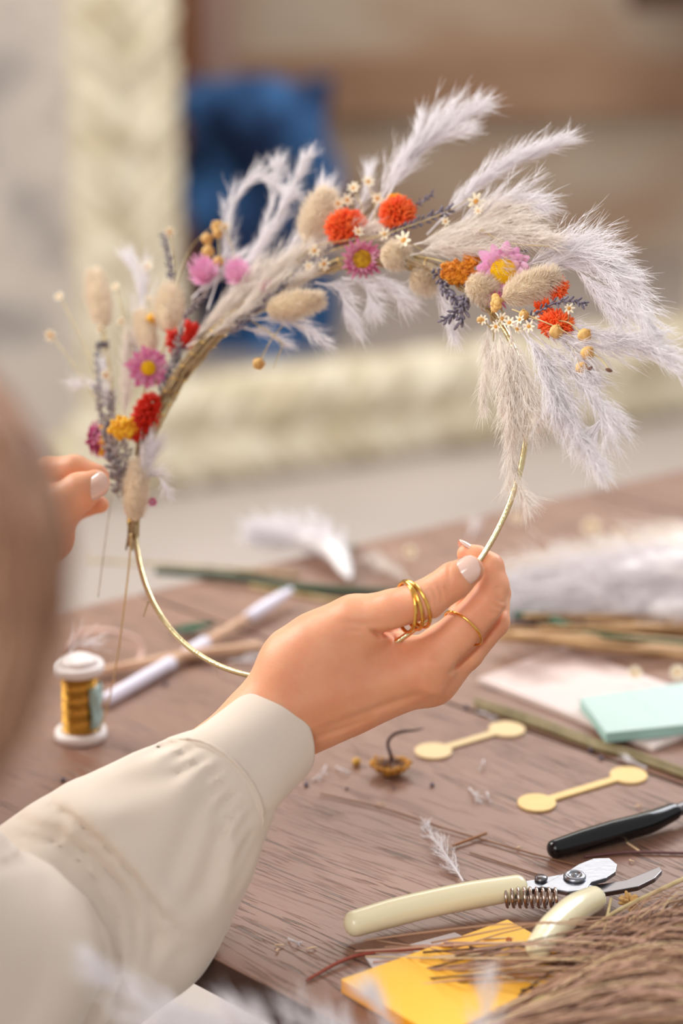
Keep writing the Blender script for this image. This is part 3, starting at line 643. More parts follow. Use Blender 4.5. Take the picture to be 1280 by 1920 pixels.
def wplume(pts, wpx, nb, m=pamp, **kw):
    seed[0] += 1; path = hp(*pts); kw.setdefault('seed', seed[0]); nb = int(nb*1.7); kw['spread'] = kw.get('spread', .9)*.75; kw.setdefault('nf', 11)
    return plume('pampas_plume', path, px2m(path[0], wpx), nb, m, WR, **kw)
# upper right half
wplume([(688, 420, -2), (728, 345, -4), (770, 290, -6), (815, 245, -8), (880, 208, -10)], 62, 70, tip=.35, spread=1.0)
wplume([(700, 400, -4), (750, 320, -6), (800, 270, -8), (860, 250, -8)], 46, 40)
wplume([(720, 380, -2), (770, 290, -3), (790, 225, -5)], 26, 20)
wplume([(650, 420, -4), (680, 370, -8), (692, 310, -10)], 24, 14)
wplume([(800, 440, -2), (880, 360, -4), (950, 310, -6), (1045, 266, -8)], 46, 70, tip=.1, spread=.7)
wplume([(820, 450, 0), (900, 395, 0), (960, 375, 0), (998, 385, 0)], 46, 46)
wplume([(820, 455, 2), (900, 410, 2), (960, 405, 3), (1002, 425, 4)], 42, 40, pampc)
wplume([(740, 470, 4), (830, 445, 6), (920, 437, 7), (1020, 452, 8)], 60, 80, pampc, spread=.7)
wplume([(760, 480, 6), (820, 470, 8), (880, 470, 9), (915, 480, 10)], 58, 60, pampc, spread=.8)
# right side
wplume([(950, 520, -2), (1040, 470, 0), (1120, 495, 2), (1215, 600, 4)], 72, 90, spread=.9)
wplume([(960, 530, -2), (1050, 495, -2), (1110, 530, -2), (1160, 590, 0)], 64, 70)
wplume([(1000, 520, -4), (1060, 470, -4), (1120, 480, -4), (1190, 525, -4)], 44, 40)
wplume([(1000, 590, -4), (1100, 625, -2), (1190, 640, 0), (1278, 690, 2)], 56, 80, spread=.75)
wplume([(1020, 590, -6), (1090, 640, -6), (1160, 650, -6), (1230, 660, -4)], 44, 40)
# hanging skirt on the right
wplume([(930, 600, 2), (930, 680, 4), (955, 790, 4), (960, 880, 3), (986, 938, 2)], 34, 60, pampc, spread=.9, tip=.25)
wplume([(915, 600, 2), (912, 660, 2), (906, 755, 2)], 26, 26, pampc)
wplume([(950, 600, 4), (975, 700, 5), (1000, 760, 6)], 66, 70, pampc)
wplume([(930, 600, 4), (950, 690, 5), (965, 790, 6)], 56, 60, pampc)
wplume([(960, 600, 4), (1025, 690, 7), (1065, 780, 8), (1115, 862, 8)], 56, 90, spread=.7, tip=.3)
wplume([(980, 610, 2), (1050, 670, 4), (1105, 735, 5), (1130, 775, 5), (1112, 802, 5)], 52, 80, spread=.8, tip=.25)
wplume([(980, 610, 6), (1020, 690, 8), (1040, 750, 9)], 62, 70)
wplume([(990, 600, 4), (1060, 640, 6), (1100, 690, 6)], 50, 50)
# upper left half
wplume([(400, 600, 0), (455, 510, 0), (510, 430, -1), (545, 360, -2), (574, 300, -2)], 32, 64, tip=.08, spread=.6)
wplume([(390, 580, -3), (420, 480, -4), (430, 395, -5), (478, 336, -6), (545, 362, -6)], 27, 50, tip=.1, spread=.8)
wplume([(440, 560, -4), (490, 450, -5), (515, 350, -6), (520, 318, -6)], 24, 26, tip=.15)
wplume([(340, 660, 2), (410, 590, 4), (480, 530, 5), (560, 480, 5)], 62, 90, pampc, spread=.7)
wplume([(350, 650, 5), (420, 610, 6), (480, 560, 7), (560, 520, 7)], 52, 70, pampc, spread=.6)
wplume([(480, 550, -2), (540, 480, -4), (580, 420, -5), (600, 370, -6)], 46, 50)
wplume([(560, 500, 1), (620, 460, 2), (680, 440, 3)], 50, 50, pampc)
wplume([(360, 560, -4), (400, 520, -4), (440, 500, -4)], 44, 30)
# wisps on the inner side
wplume([(590, 530, -4), (635, 545, -6), (660, 608, -8)], 36, 26)
wplume([(640, 520, -4), (680, 530, -6), (694, 565, -8)], 34, 22)
wplume([(690, 510, -4), (720, 530, -6), (748, 556, -8)], 34, 26)
wplume([(470, 600, -4), (540, 600, -5), (606, 638, -6)], 26, 30, tip=.2)
wplume([(440, 610, -4), (490, 625, -5), (525, 640, -6)], 16, 12)
wplume([(800, 500, -6), (830, 560, -8), (850, 620, -8)], 30, 18)
# lower left
wplume([(250, 720, 0), (262, 620, -2), (266, 540, -3), (240, 482, -4)], 40, 46)
wplume([(235, 800, 3), (236, 730, 4), (240, 640, 4)], 30, 44, pampc, spread=.5)
wplume([(215, 800, 1), (205, 740, 1), (196, 690, 0)], 22, 22)
wplume([(200, 740, -2), (170, 725, -4), (140, 722, -4)], 16, 10)
wplume([(250, 965, 2), (265, 900, 3), (282, 850, 3)], 34, 44)
wplume([(262, 900, 0), (290, 890, 0), (312, 915, 0)], 14, 10)

# ---- bunny tails
btm = mat('cream_bunny_tail', (242, 226, 198), .85, col2=(228, 206, 172), nscale=500, bump=.3, bscale=900, trans=.12)
btf = mat('pale_bunny_tail_bristle', (255, 246, 232), .8, trans=.5, spec=.15)
def bunny(x1, y1, x2, y2, wpx, off=4, n=900, hl=.0042, stem=None):
    a = H(x1, y1, off); e = H(x2, y2, off); L = np.linalg.norm(e-a); c_ = (a+e)/2; B = basis(e-a); rw = px2m(c_, wpx/2)*.86
    K = 14; t = np.linspace(0, 1, K); r = rw*np.sin(np.pi*np.clip(t*.96+.03, 0, 1))**.62*(1.0-.22*t)
    b = MB(); v, f = tube_vf(a+(e-a)*t[:, None], r, 14); b.add(v, f); o = b.build('bunny_tail', btm, WR)
    n = int(n*2.6); u = rng.uniform(0.02, 1, n)**.9; an = rng.uniform(0, 2*np.pi, n); rr = np.interp(u, t, r)*.92
    d = np.cos(an)[:, None]*B[0]+np.sin(an)[:, None]*B[1]; p = a+(e-a)*u[:, None]+d*rr[:, None]
    g = nrm(e-a); l = hl*rng.uniform(.5, 1.15, n)[:, None]; s = np.linspace(0, 1, 4)[None, :, None]; out = .45+.5*rng.uniform(0, 1, (n, 1)); fw__ = .7-.2*rng.uniform(0, 1, (n, 1))
    ln = p[:, None]+l[:, None]*s*(d[:, None]*out[:, None]+g*fw__[:, None])+l[:, None]*.12*np.sin(s*2)*rng.normal(size=(n, 1, 3))
    fib_obj('bristles', ln, np.array([[1, .9, .7, .25]])*.00011, btf, o)
    if stem is not None:
        tube('stem', [a, (a+H(*stem))/2+UP*.001, H(*stem)], [.0007, .0005], MATS.get('straw_stem') or mat('straw_stem', (196, 172, 120), .7), o, 6)
    return o
mat('straw_stem', (204, 184, 140), .9, col2=(170, 146, 104), nscale=120, spec=.1)
mat('dry_brown_stem', (178, 152, 118), .9, col2=(134, 108, 80), nscale=150, spec=.1)
bunny(572, 452, 614, 362, 56, 5, 1300, .006, (560, 500)); bunny(500, 580, 602, 562, 52, 4, 1200, .0045, (440, 605)); bunny(715, 484, 762, 476, 60, 8, 900, .004); bunny(772, 518, 812, 530, 54, -3, 800, .005)
bunny(878, 530, 922, 550, 60, 10, 1000, .0045); bunny(942, 560, 1042, 516, 56, 10, 1500, .005); bunny(194, 612, 176, 512, 42, -2, 1000, .0055, (215, 770)); bunny(316, 622, 318, 540, 56, 0, 1000, .005, (290, 720))
bunny(284, 662, 262, 588, 40, 2, 800, .004, (270, 740)); bunny(252, 978, 258, 868, 44, 5, 1200, .0045, (246, 1010))

# ---- strawflowers (petal wheels)
def strawflower(x, y, rpx, crpx, pm, cm, off=8, tilt=(0, 0), layers=3, n=16, clen=1.0, cup=.35, pw=.26):
    c_ = H(x, y, off); R = px2m(c_, rpx); face = nrm(nrm(CAM-c_)+RX*tilt[0]+UP*tilt[1]); B = basis(face); b = MB()
    for l in range(layers):
        rl = R*(1-.16*l)
        for i in range(n):
            a = 2*np.pi*(i+.5*l+.25*random.random())/n; d = np.cos(a)*B[0]+np.sin(a)*B[1]; s = np.cross(face, d); W = R*pw*(.85+.3*random.random()); Lp = rl*(.88+.2*random.random()); V = []; M = 7
            lift = cup*(.5+.55*l)+.12*random.random()
            for sg in (0, 1):
                for k in range(M):
                    u = k/(M-1); w_ = W*math.sin(math.pi*min(.97, .12+.80*u))**.8*(1 if u < .9 else .75); h = lift*R*u*u*.9+l*R*.05
                    for j in (-1, 0, 1): V.append(c_+d*(R*.15+(Lp-R*.15)*u)+s*W*0+s*w_*j*.5+face*(h+abs(j)*.10*W-sg*.00016))
            F = []
            for k in range(M-1):
                for j in range(2):
                    q = k*3+j; F.append((q, q+3, q+4, q+1)); q += M*3; F.append((q, q+1, q+4, q+3))
                q = k*3; F.append((q, q+M*3, q+3+M*3, q+3)); q += 2; F.append((q, q+3, q+3+M*3, q+M*3))
            b.add(V, F)
    o = b.build('strawflower', pm, WR, loc=c_)
    if cm is not None:
        cr = px2m(c_, crpx); b = MB(); b.add(*ellipsoid_vf(c_+face*R*.16, B, (cr, cr, cr*.5), 20, 10))
        for i in range(170):
            k = (i+.5)/170; ph = i*2.39996; rr = cr*math.sqrt(k); p_ = c_+face*(R*.16+cr*.5*math.sqrt(max(0, 1-k)))+rr*(math.cos(ph)*B[0]+math.sin(ph)*B[1]); b.add(*ellipsoid_vf(p_, B, (cr*.065, cr*.065, cr*.10), 5, 3))
        b.build('flower_center', cm, o)
    return o
pink_l = mat('light_pink_petal', (246, 180, 220), .55, col2=(250, 214, 234), nscale=160, trans=.2); pink_m = mat('magenta_pink_petal', (232, 112, 178), .55, col2=(248, 186, 216), nscale=220, trans=.2)
pink_d = mat('dusky_pink_petal', (206, 80, 132), .55, col2=(238, 186, 206), nscale=260, trans=.15); yel = mat('bright_yellow_center', (250, 214, 24), .7, col2=(232, 180, 16), nscale=500); ylo = mat('ochre_yellow_center', (214, 170, 30), .7, col2=(170, 116, 24), nscale=400)
o = strawflower(678, 487, 40, 20, pink_d, ylo, 7, (.1, .1), 3, 18, pw=.22); o['label'] = 'dusky pink strawflower with ochre centre'
o = strawflower(943, 506, 56, 25, pink_l, yel, 7, (0, -.2), 3, 13, cup=.18, pw=.42); o['label'] = 'light pink strawflower with bright yellow centre'
o = strawflower(278, 690, 44, 14, pink_m, yel, 6, (0, 0), 2, 11, cup=.12, pw=.34); o['label'] = 'open magenta pink flower with small yellow centre'
o = strawflower(176, 826, 38, 14, pink_m, ylo, 0, (1.6, .2), 3, 15, cup=.5)
o = strawflower(388, 520, 32, 8, pink_l, None, 2, (-.5, .8), 3, 14, cup=.9); o = strawflower(452, 522, 30, 8, pink_l, None, 3, (-.5, .9), 3, 14, cup=.9)
o = strawflower(500, 545, 18, 8, pink_m, None, 5, (.4, .7), 2, 10, cup=.9); strawflower(286, 942, 10, 4, pink_m, None, -2, (0, 0), 3, 8, cup=1.0)
strawflower(932, 560, 24, 4, pink_m, None, 6, (0, -.8), 2, 14, pw=.15)

# ---- red-orange pompons made of pointed florets
red = mat('red_orange_floret', (248, 86, 34), .5, col2=(252, 126, 56), nscale=200, trans=.15); redd = mat('deep_red_floret', (228, 44, 14), .5, trans=.1, col2=(214, 36, 14), nscale=200)
def pompon(x, y, wpx, hpx, m, off=8, ang=0, n=230, fl=.0040, name='red_flower'):
    c_ = H(x, y, off); face = nrm(CAM-c_); r_ = nrm(np.cross(UP, face)*-1); r_ = nrm(RX-face*np.dot(RX, face)); u_ = np.cross(face, r_); ca_, sa_ = math.cos(ang), math.sin(ang)
    X = r_*ca_+u_*sa_; Y = -r_*sa_+u_*ca_; W = px2m(c_, wpx/2)-fl*.55; Hh = px2m(c_, hpx/2)-fl*.55; D = min(W, Hh)*.8; b = MB(); b.add(*ellipsoid_vf(c_, np.array([X, Y, face]), (W*.82, Hh*.82, D*.82), 14, 9))
    n = int(n*.7)
    for i in range(n):
        z = 1-2*(i+.5)/n; ph = i*2.39996; q = np.array([math.sqrt(1-z*z)*math.cos(ph), math.sqrt(1-z*z)*math.sin(ph), z])
        if q[2] < -.35: continue
        p_ = c_+X*W*q[0]*.95+Y*Hh*q[1]*.95+face*D*q[2]*.95; nn = nrm(X*q[0]/W+Y*q[1]/Hh+face*q[2]/D)
        for k in range(3):
            d = nrm(nn+rng.normal(size=3)*.38); l = fl*(.7+.5*random.random()); b.add(*tube_vf(np.array([p_, p_+d*l*.55, p_+d*l]), [fl*.15, fl*.17, fl*.03], 5))
    return b.build(name, m, WR, loc=c_)
o = pompon(648, 426, 76, 64, red, 8, .3); o['label'] = 'red-orange pompon flower beside the tall cream bunny tail'
o = pompon(745, 400, 66, 58, red, 8, .25); o['label'] = 'red-orange pompon flower with yellow tuft'; pompon(741, 374, 34, 20, mat('yellow_orange_tuft', (250, 176, 24), .6), 5, n=60, fl=.0022, name='yellow_tuft')
pompon(1042, 608, 60, 46, red, 4, -.2); pompon(1046, 540, 30, 36, red, 2, -.4, n=90); pompon(1018, 575, 40, 16, red, 4, .3, n=60); pompon(355, 628, 20, 60, redd, 2, -.3, n=110); pompon(326, 640, 20, 52, redd, 2, .1, n=110)
pompon(272, 784, 46, 98, redd, 8, -.35, n=300)
# ---- yellow button clusters
def cluster(x, y, wpx, hpx, m, off=10, n=34, rb=.0019, name='yellow_cluster', ang=0, fuzzy=False):
    c_ = H(x, y, off); face = nrm(CAM-c_); r_ = nrm(RX-face*np.dot(RX, face)); u_ = np.cross(face, r_); W = px2m(c_, wpx/2); Hh = px2m(c_, hpx/2); b = MB(); X = r_*math.cos(ang)+u_*math.sin(ang); Y = -r_*math.sin(ang)+u_*math.cos(ang)
    for i in range(n):
        k = (i+.5)/n; ph = i*2.39996; rr = math.sqrt(k); p_ = c_+X*W*rr*math.cos(ph)+Y*Hh*rr*math.sin(ph)+face*(.004*(1-k)+rng.normal()*.0006); s = rb*(.8+.4*random.random())
        b.add(*ellipsoid_vf(p_, basis(face), (s, s, s*.9), 9, 6))
        b.add(*tube_vf(np.array([p_, c_-face*.006]), [.0004, .0004], 4))
        if fuzzy:
            for q in range(9): d = nrm(rng.normal(size=3)+face*.6); b.add(*tube_vf(np.array([p_+d*s*.6, p_+d*s*1.5]), [s*.28, s*.12], 4))
    return b.build(name, m, WR, loc=c_)
ybut = mat('golden_yellow_button', (252, 200, 48), .55, col2=(238, 172, 32), nscale=260); yoch = mat('ochre_orange_button', (222, 142, 30), .7, col2=(184, 100, 20), nscale=300)
cluster(235, 802, 64, 42, ybut, 14, 30, .0016); cluster(862, 514, 74, 44, yoch, 7, 34, .0017, fuzzy=True, ang=-.3); cluster(886, 484, 30, 24, yoch, 4, 12, .0016, fuzzy=True); cluster(285, 600, 22, 18, ybut, 0, 8, .0016); cluster(193, 826, 14, 60, ybut, 2, 9, .0014)
cluster(930, 568, 14, 26, mat('tan_button', (222, 178, 108), .8), 12, 9, .0017)
# ---- lavender
lav = mat('dried_lavender_bud', (86, 78, 92), .8, col2=(136, 126, 138), nscale=300, bump=.4, bscale=1500); lavg = mat('grey_lavender_bud', (104, 92, 104), .8, col2=(190, 176, 168), nscale=240, bump=.4, bscale=1500)
def lavender(pts, wpx=18, m=lav, dens=1.0):
    path = spline(hp(*pts), 30); L = np.linalg.norm(np.diff(path, axis=0), axis=1).sum(); t, U, V_ = frames(path); R = px2m(path[0], wpx/2); b = MB(); b.add(*tube_vf(path, .0005, 5)); n = int(L/.0009*dens)
    for i in range(n):
        u = (i+.5)/n; k = int(u*29); w_ = (math.sin(u*14*max(1, L/.03))*.25+.8)*(1-.35*u); a = i*2.39996; d = np.cos(a)*U[k]+np.sin(a)*V_[k]
        ax = nrm(t[k]*.9+d*.75+rng.normal(size=3)*.2); p_ = path[k]+d*R*.5*w_; s = R*.34*(.8+.5*random.random()); b.add(*ellipsoid_vf(p_+ax*s, basis(ax), (s*.62, s*.62, s*1.6), 6, 4))
    return b.build('lavender_sprig', m, WR)
lavender([(735, 440, 6), (775, 420, 8), (815, 404, 8), (845, 392, 8)], 26); lavender([(765, 395, 2), (790, 378, 2), (812, 364, 2)], 17); lavender([(690, 440, 4), (740, 430, 6), (775, 424, 6)], 16, lavg)
lavender([(820, 505, 8), (832, 540, 9), (860, 570, 10)], 30); lavender([(885, 530, 8), (870, 570, 11), (850, 590, 11), (828, 602, 11)], 26); lavender([(870, 555, 9), (868, 580, 10), (862, 608, 10)], 28)
lavender([(990, 600, 10), (1030, 572, 12), (1070, 564, 12), (1100, 572, 12)], 20); lavender([(960, 475, -2), (990, 470, -2)], 12)
lavender([(440, 615, 6), (500, 565, 7), (550, 520, 7), (592, 488, 6)], 22); lavender([(430, 625, 4), (470, 590, 5), (520, 560, 5)], 18, lavg); lavender([(610, 470, 4), (640, 458, 6), (665, 450, 6)], 18)
lavender([(322, 530, -2), (316, 485, -3), (305, 436, -4)], 18); lavender([(314, 705, 5), (332, 650, 6), (350, 590, 5), (392, 545, 4)], 20, lavg); lavender([(300, 740, 3), (318, 700, 4), (340, 650, 4)], 22)
lavender([(196, 760, 2), (183, 700, 2), (186, 650, 2), (200, 645, 2)], 18); lavender([(205, 850, 6), (190, 780, 6), (180, 720, 4)], 22, lavg); lavender([(222, 920, 7), (206, 850, 8), (196, 780, 7)], 28, lavg); lavender([(228, 930, 6), (224, 870, 8), (206, 800, 8)], 30, lavg)
lavender([(214, 880, 4), (210, 800, 4), (208, 735, 3)], 24, lavg); lavender([(232, 900, 4), (238, 850, 4), (230, 820, 4)], 22, lavg)

# ---- little star flowers, pods, buds
starm = mat('cream_star_petal', (250, 240, 216), .7, trans=.2); eye = mat('tan_flower_eye', (206, 146, 66), .8)
def star(x, y, rpx, off=0, stem=None, tilt=None, n=7, parent=WR, pos=None, name='star_flower'):
    c_ = H(x, y, off) if pos is None else pos; R = px2m(c_, rpx); tl = tilt or (random.uniform(-.7, .7), random.uniform(-.4, .9)); face = nrm(nrm(CAM-c_)+RX*tl[0]+UP*tl[1]); B = basis(face); b = MB()
    for i in range(n):
        a = 2*np.pi*i/n+random.random()*.3; d = np.cos(a)*B[0]+np.sin(a)*B[1]; ax = nrm(d*.9+face*.35); b.add(*ellipsoid_vf(c_+ax*R*.5, np.array([np.cross(ax, face), nrm(np.cross(ax, np.cross(ax, face))), ax]), (R*.22, R*.09, R*.55), 8, 6))
    o = b.build(name, starm, parent, loc=c_); b = MB(); b.add(*ellipsoid_vf(c_+face*R*.08, B, (R*.34, R*.34, R*.25), 8, 6)); b.build('flower_center', eye, o)
    if stem is not None: e = H(*stem); tube('stem', [c_-face*R*.1, (c_+e)/2+RX*.002, e], [.00035, .0003], MATS['straw_stem'], o, 5)
    return o
for x, y, r, off, st in ((112, 557, 11, -6, (190, 740)), (95, 628, 14, -4, (200, 790)), (277, 503, 16, -4, (262, 640)), (218, 539, 11, -4, (240, 700)), (318, 435, 13, -4, (325, 560)), (188, 618, 11, 0, (212, 760)), (228, 603, 10, 0, (236, 730)), (198, 705, 13, 6, (205, 800)),
                     (663, 354, 14, 0, (680, 430)), (690, 342, 14, 1, (700, 430)), (650, 376, 14, 4, None), (634, 382, 13, 4, None), (708, 372, 13, 5, None), (722, 384, 12, 5, None), (671, 436, 13, 12, None), (758, 452, 20, 12, (800, 480)), (722, 440, 14, 8, None), (892, 378, 18, 5, (860, 430)), (897, 396, 10, 6, (860, 430)),
                     (835, 415, 9, 8, (815, 440)), (1066, 578, 12, 12, (1045, 630)), (905, 600, 11, 12, (925, 640)), (940, 597, 13, 12, None), (955, 606, 13, 12, None), (975, 600, 12, 14, None), (992, 612, 13, 12, None), (930, 612, 12, 12, None), (968, 618, 12, 12, None), (1000, 596, 11, 10, None), (590, 470, 14, 9, None), (606, 495, 14, 9, None), (580, 500, 12, 9, None), (420, 425, 13, 0, (440, 520)), (172, 545, 7, -4, (195, 700)), (235, 632, 7, 2, (238, 720)), (280, 560, 8, -3, (275, 640))):
    star(x, y, r, off, st)
podm = mat('golden_seed_pod', (224, 182, 112), .6, col2=(188, 138, 74), nscale=220)
def pod(x, y, rpx, off=6, stem=None, parent=WR, pos=None, m=podm):
    c_ = H(x, y, off) if pos is None else pos; R = px2m(c_, rpx); d = nrm(rng.normal(size=3)*.4+UP*.5-FW*.6); B = basis(d); V = []; F = []; nu, nv = 20, 10
    for i in range(nv+1):
        th = np.pi*i/nv
        for j in range(nu): a = 2*np.pi*j/nu; r = R*(1+.05*math.cos(5*a)); V.append(c_+r*(math.sin(th)*(math.cos(a)*B[0]+math.sin(a)*B[1])+math.cos(th)*B[2]))
    F = [(i*nu+j, (i+1)*nu+j, (i+1)*nu+(j+1) % nu, i*nu+(j+1) % nu) for i in range(nv) for j in range(nu)]; b = MB(); b.add(V, F)
    for k in range(5): a = k*1.2566; s = c_+d*R*.95; b.add(*tube_vf(np.array([s, s+d*R*.35+.3*R*(math.cos(a)*B[0]+math.sin(a)*B[1])]), [R*.12, R*.03], 5))
    o = b.build('seed_pod', m, parent, loc=c_)
    if stem is not None:
        e = H(*stem) if len(stem) == 3 and pos is None else np.array(stem); tube('stem', [c_, (c_+e)/2+UP*.002, e], [.00035, .0003], MATS['straw_stem'], o, 5)
    return o
for x, y, r, off, st in ((485, 682, 12, -2, (530, 610, -2)), (388, 448, 11, 0, (392, 500, 0)), (390, 472, 12, 0, (396, 520, 0)), (408, 425, 12, 0, (412, 500, 0)), (408, 438, 10, 1, None), (388, 492, 9, 2, None), (410, 490, 10, 2, None), (1095, 629, 13, 10, (1040, 600, 8)), (1101, 662, 13, 10, (1142, 693, 10)), (1090, 690, 12, 8, (1060, 640, 8)), (1042, 622, 13, 12, None), (982, 591, 10, 13, None), (900, 600, 7, 12, None)): pod(x, y, r, off, st)
budm = mat('dark_brown_bud', (112, 76, 60), .8)
for x, y, e in ((1141, 694, (1.0, -.35)), (1105, 692, (.8, .8))):
    c_ = H(x, y, 10); ax = nrm(RX*e[0]+UP*e[1]); b = MB(); b.add(*ellipsoid_vf(c_, basis(ax), (.0009, .0009, .0017), 8, 6)); b.build('brown_bud', budm, WR)
# ---- stem bundle lying along the ring, binding wire and loose wire ends
stm = MATS['dry_brown_stem']
def along(a0, a1, n, rad=HR, off=0):
    """points on the hoop between two photo directions, seen from its centre"""
    def ang(p): d = H(*p)-HC; return math.atan2(np.dot(d, _B[1]), np.dot(d, _B[0]))
    x, y = ang(a0), ang(a1)
    if y-x > math.pi: y -= 2*math.pi
    if x-y > math.pi: y += 2*math.pi
    return [HC+rad*(math.cos(q)*_B[0]+math.sin(q)*_B[1])+HN*off for q in np.linspace(x, y, n)]
segs = [((247, 1010), (300, 740), 10), ((258, 860), (390, 650), 10), ((300, 740), (470, 585), 12), ((330, 700), (560, 520), 12), ((500, 560), (700, 440), 8), ((650, 470), (830, 480), 8), ((780, 460), (960, 590), 8)]
for a, b_, n in segs:
    for i in range(n):
        r0 = HR+rng.uniform(-.002, .0045); o0 = rng.uniform(-.002, .0045); q = along(a, b_, 8, r0, o0); q = [p+rng.normal(size=3)*.0005 for p in q]
        tube('stem', q, [.0006, .0004], stm if i % 3 else MATS['straw_stem'], WR, 5, 14)
wirem = mat('thin_gold_wire', (236, 196, 110), .25, 1)
def wrap(a, b_, turns, R=.0045, name='binding_wire'):
    q = along(a, b_, 200); o_ = []
    for i, p in enumerate(q): x = 2*np.pi*turns*i/199; d = nrm(p-HC); o_.append(p+d*(.0012+R*math.cos(x))+HN*(.001+R*math.sin(x)))
    b = MB(); b.add(*tube_vf(np.array(o_), .0002, 5)); return b.build(name, wirem, WR)
wrap((247, 985), (252, 965), 9, .0026); wrap((247, 960), (300, 740), 10, .004); wrap((300, 740), (560, 520), 12, .004); wrap((600, 490), (960, 600), 12, .004)
for i in range(7): tube('stem', [H(250+rng.uniform(-4, 4), 965, 2), H(244+rng.uniform(-4, 4), 1000, 3), H(243+rng.uniform(-7, 7), 1022+rng.uniform(-6, 14), 3)], [.0007, .0005], stm, WR, 6)
SPB = T(152, 1384)
tube('loose_wire', [H(246, 1000, 4), H(242, 1060, 4), H(236, 1110, 3), P(222, 1220, 1.0), P(205, 1310, 1.03), P(186, 1372, 1.05)], [.0005, .0004], mat('pale_gold_wire', (232, 206, 150), .35, .6), WR, 6, 40)
tube('loose_stem', [H(210, 930, 0), H(198, 1010, 0), H(184, 1120, 0)], [.0002, .0002], stm, WR, 5); tube('loose_stem', [H(278, 1128, 0), H(269, 1156, 0)], [.0005, .0003], MATS['straw_stem'], WR, 5)
# fine curved stems
for q in ([(340, 700, 2), (330, 560, 0), (355, 470, 0), (405, 418, 0)], [(470, 600, 0), (525, 640, 0), (520, 670, 0), (512, 692, 0)], [(555, 490, 8), (590, 462, 10), (640, 452, 12), (720, 440, 12)], [(620, 470, 10), (720, 440, 12), (830, 400, 10), (880, 372, 8)], [(960, 580, 12), (1040, 612, 14), (1075, 632, 14)], [(900, 430, 10), (950, 455, 11), (1030, 462, 11)]):
    tube('loose_stem', hp(*q), [.0004, .0002], MATS['straw_stem'], WR, 5)
# ================================================================== ON THE TABLE
Z3 = np.array([0, 0, 1.0])
# ---- spool of gold wire
def lathe(c_, prof, n=40):
    V = []; F = []
    for r, z in prof:
        for j in range(n): a = 2*np.pi*j/n; V.append((c_[0]+r*math.cos(a), c_[1]+r*math.sin(a), c_[2]+z))
    K = len(prof); F = [(i*n+j, i*n+(j+1) % n, (i+1)*n+(j+1) % n, (i+1)*n+j) for i in range(K-1) for j in range(n)]; F += [tuple(range(n))[::-1], tuple((K-1)*n+j for j in range(n))]; return V, F
sp = T(152, 1382)+np.array([0, 0, .0]); SPO = empty('wire_spool', sp, 'white plastic spool wound with gold wire standing at the left of the table', 'spool')
whitep = mat('white_plastic', (240, 232, 230), .35, spec=.5)
def flange(z, name):
    b = MB(); b.add(*lathe(sp, [(.004, z), (.0132, z), (.0140, z+.0008), (.0140, z+.0042), (.0132, z+.005), (.010, z+.005), (.0095, z+.0042), (.004, z+.0042)])); return b.build(name, whitep, SPO)
flange(0.0, 'flange'); flange(.0385, 'flange'); b = MB(); b.add(*lathe(sp, [(.004, .0425), (.0095, .0425), (.0095, .0455), (.0088, .0462), (.003, .0462)])); b.build('hub', whitep, SPO)
b = MB(); b.add(*lathe(sp, [(.0088, .004)]+[(.0090+.0003*math.sin(i*2.1), .005+.0333*i/50) for i in range(51)]+[(.0088, .0388)], 32)); b.build('core', mat('gold_wire_core', (196, 144, 60), .3, 1), SPO)
q = []
for i in range(1500): x = i/1499; a = 2*np.pi*46*x; q.append(sp+np.array([.0096*math.cos(a), .0096*math.sin(a), .0055+.0325*(x)+.0007*math.sin(x*260)]))
b = MB(); b.add(*tube_vf(np.array(q), .00036, 4)); b.build('gold_wire', mat('wound_gold_wire', (226, 176, 84), .25, 1, bump=.3, bscale=800), SPO)
# peeling clear label at the right of the winding
b = MB(); V = []; 
for i in range(9):
    for j in range(7): a = -.9+1.15*j/6; R = .0106+.0022*math.sin(j*.9+i*.5)**2; V.append(sp+np.array([R*math.cos(a), R*math.sin(a), .008+.024*i/8]))
F = [(i*7+j, i*7+j+1, (i+1)*7+j+1, (i+1)*7+j) for i in range(8) for j in range(6)]; b.add(V, F)
o = b.build('film_label', mat('pale_aqua_film', (196, 226, 222), .15, spec=.8, trans=.3), SPO); m_ = o.modifiers.new('s', 'SOLIDIFY'); m_.thickness = .0003
SPO['category'] = 'spool'
# small wisp lying over the spool top
wt = sp+Z3*.0462
o = plume('fluff_wisp', [wt+np.array([-.006, 0, .001]), wt+np.array([-.002, .002, .006]), wt+np.array([.005, .001, .008])], .010, 16, pamp, None, seed=9, nf=8, flen=.006); tag(o, 'small white fluff wisp lying on top of the gold wire spool', 'fluff')

# ---- wooden sticks wrapped in white ribbon
tanw = mat('pale_tan_wood_stick', (222, 184, 152), .6, col2=(206, 164, 132), nscale=60); ribm = mat('white_satin_ribbon', (236, 230, 246), .4, sheen=.3)
st = empty('ribbon_wrapped_stick', T(330, 1240), 'pale wooden stick wrapped with white ribbon lying behind the gold wire spool', 'stick')
q0, q1 = T(190, 1318, .003), T(545, 1112, .007); b = MB(); b.add(*rounded_rod([q0, q0+(q1-q0)*.8], [.003, .0028])); b.build('stick', tanw, st)
b = MB()
for (u0, u1) in ((0.0, .34), (.42, .52), (.74, 1.0)):
    b = MB(); v, f = tube_vf(spline([q0+(q1-q0)*u0, q0+(q1-q0)*u1+(np.array([0, 0, .002]) if u1 == 1 else 0)], 12), np.array([.0040, .0042, .0042, .0040]) if u1 < 1 else np.array([.0034, .0042, .0038, .0022]), 12); b.add(v, f); b.build('ribbon', ribm, st)
b = MB(); b.add(*rounded_rod([T(178, 1262, .004), T(330, 1232, .005), T(484, 1213, .004)], [.0028, .0030, .0034])); o = b.build('wooden_stick', tanw); tag(o, 'bare tan wooden stick lying behind the ribbon-wrapped stick', 'stick')
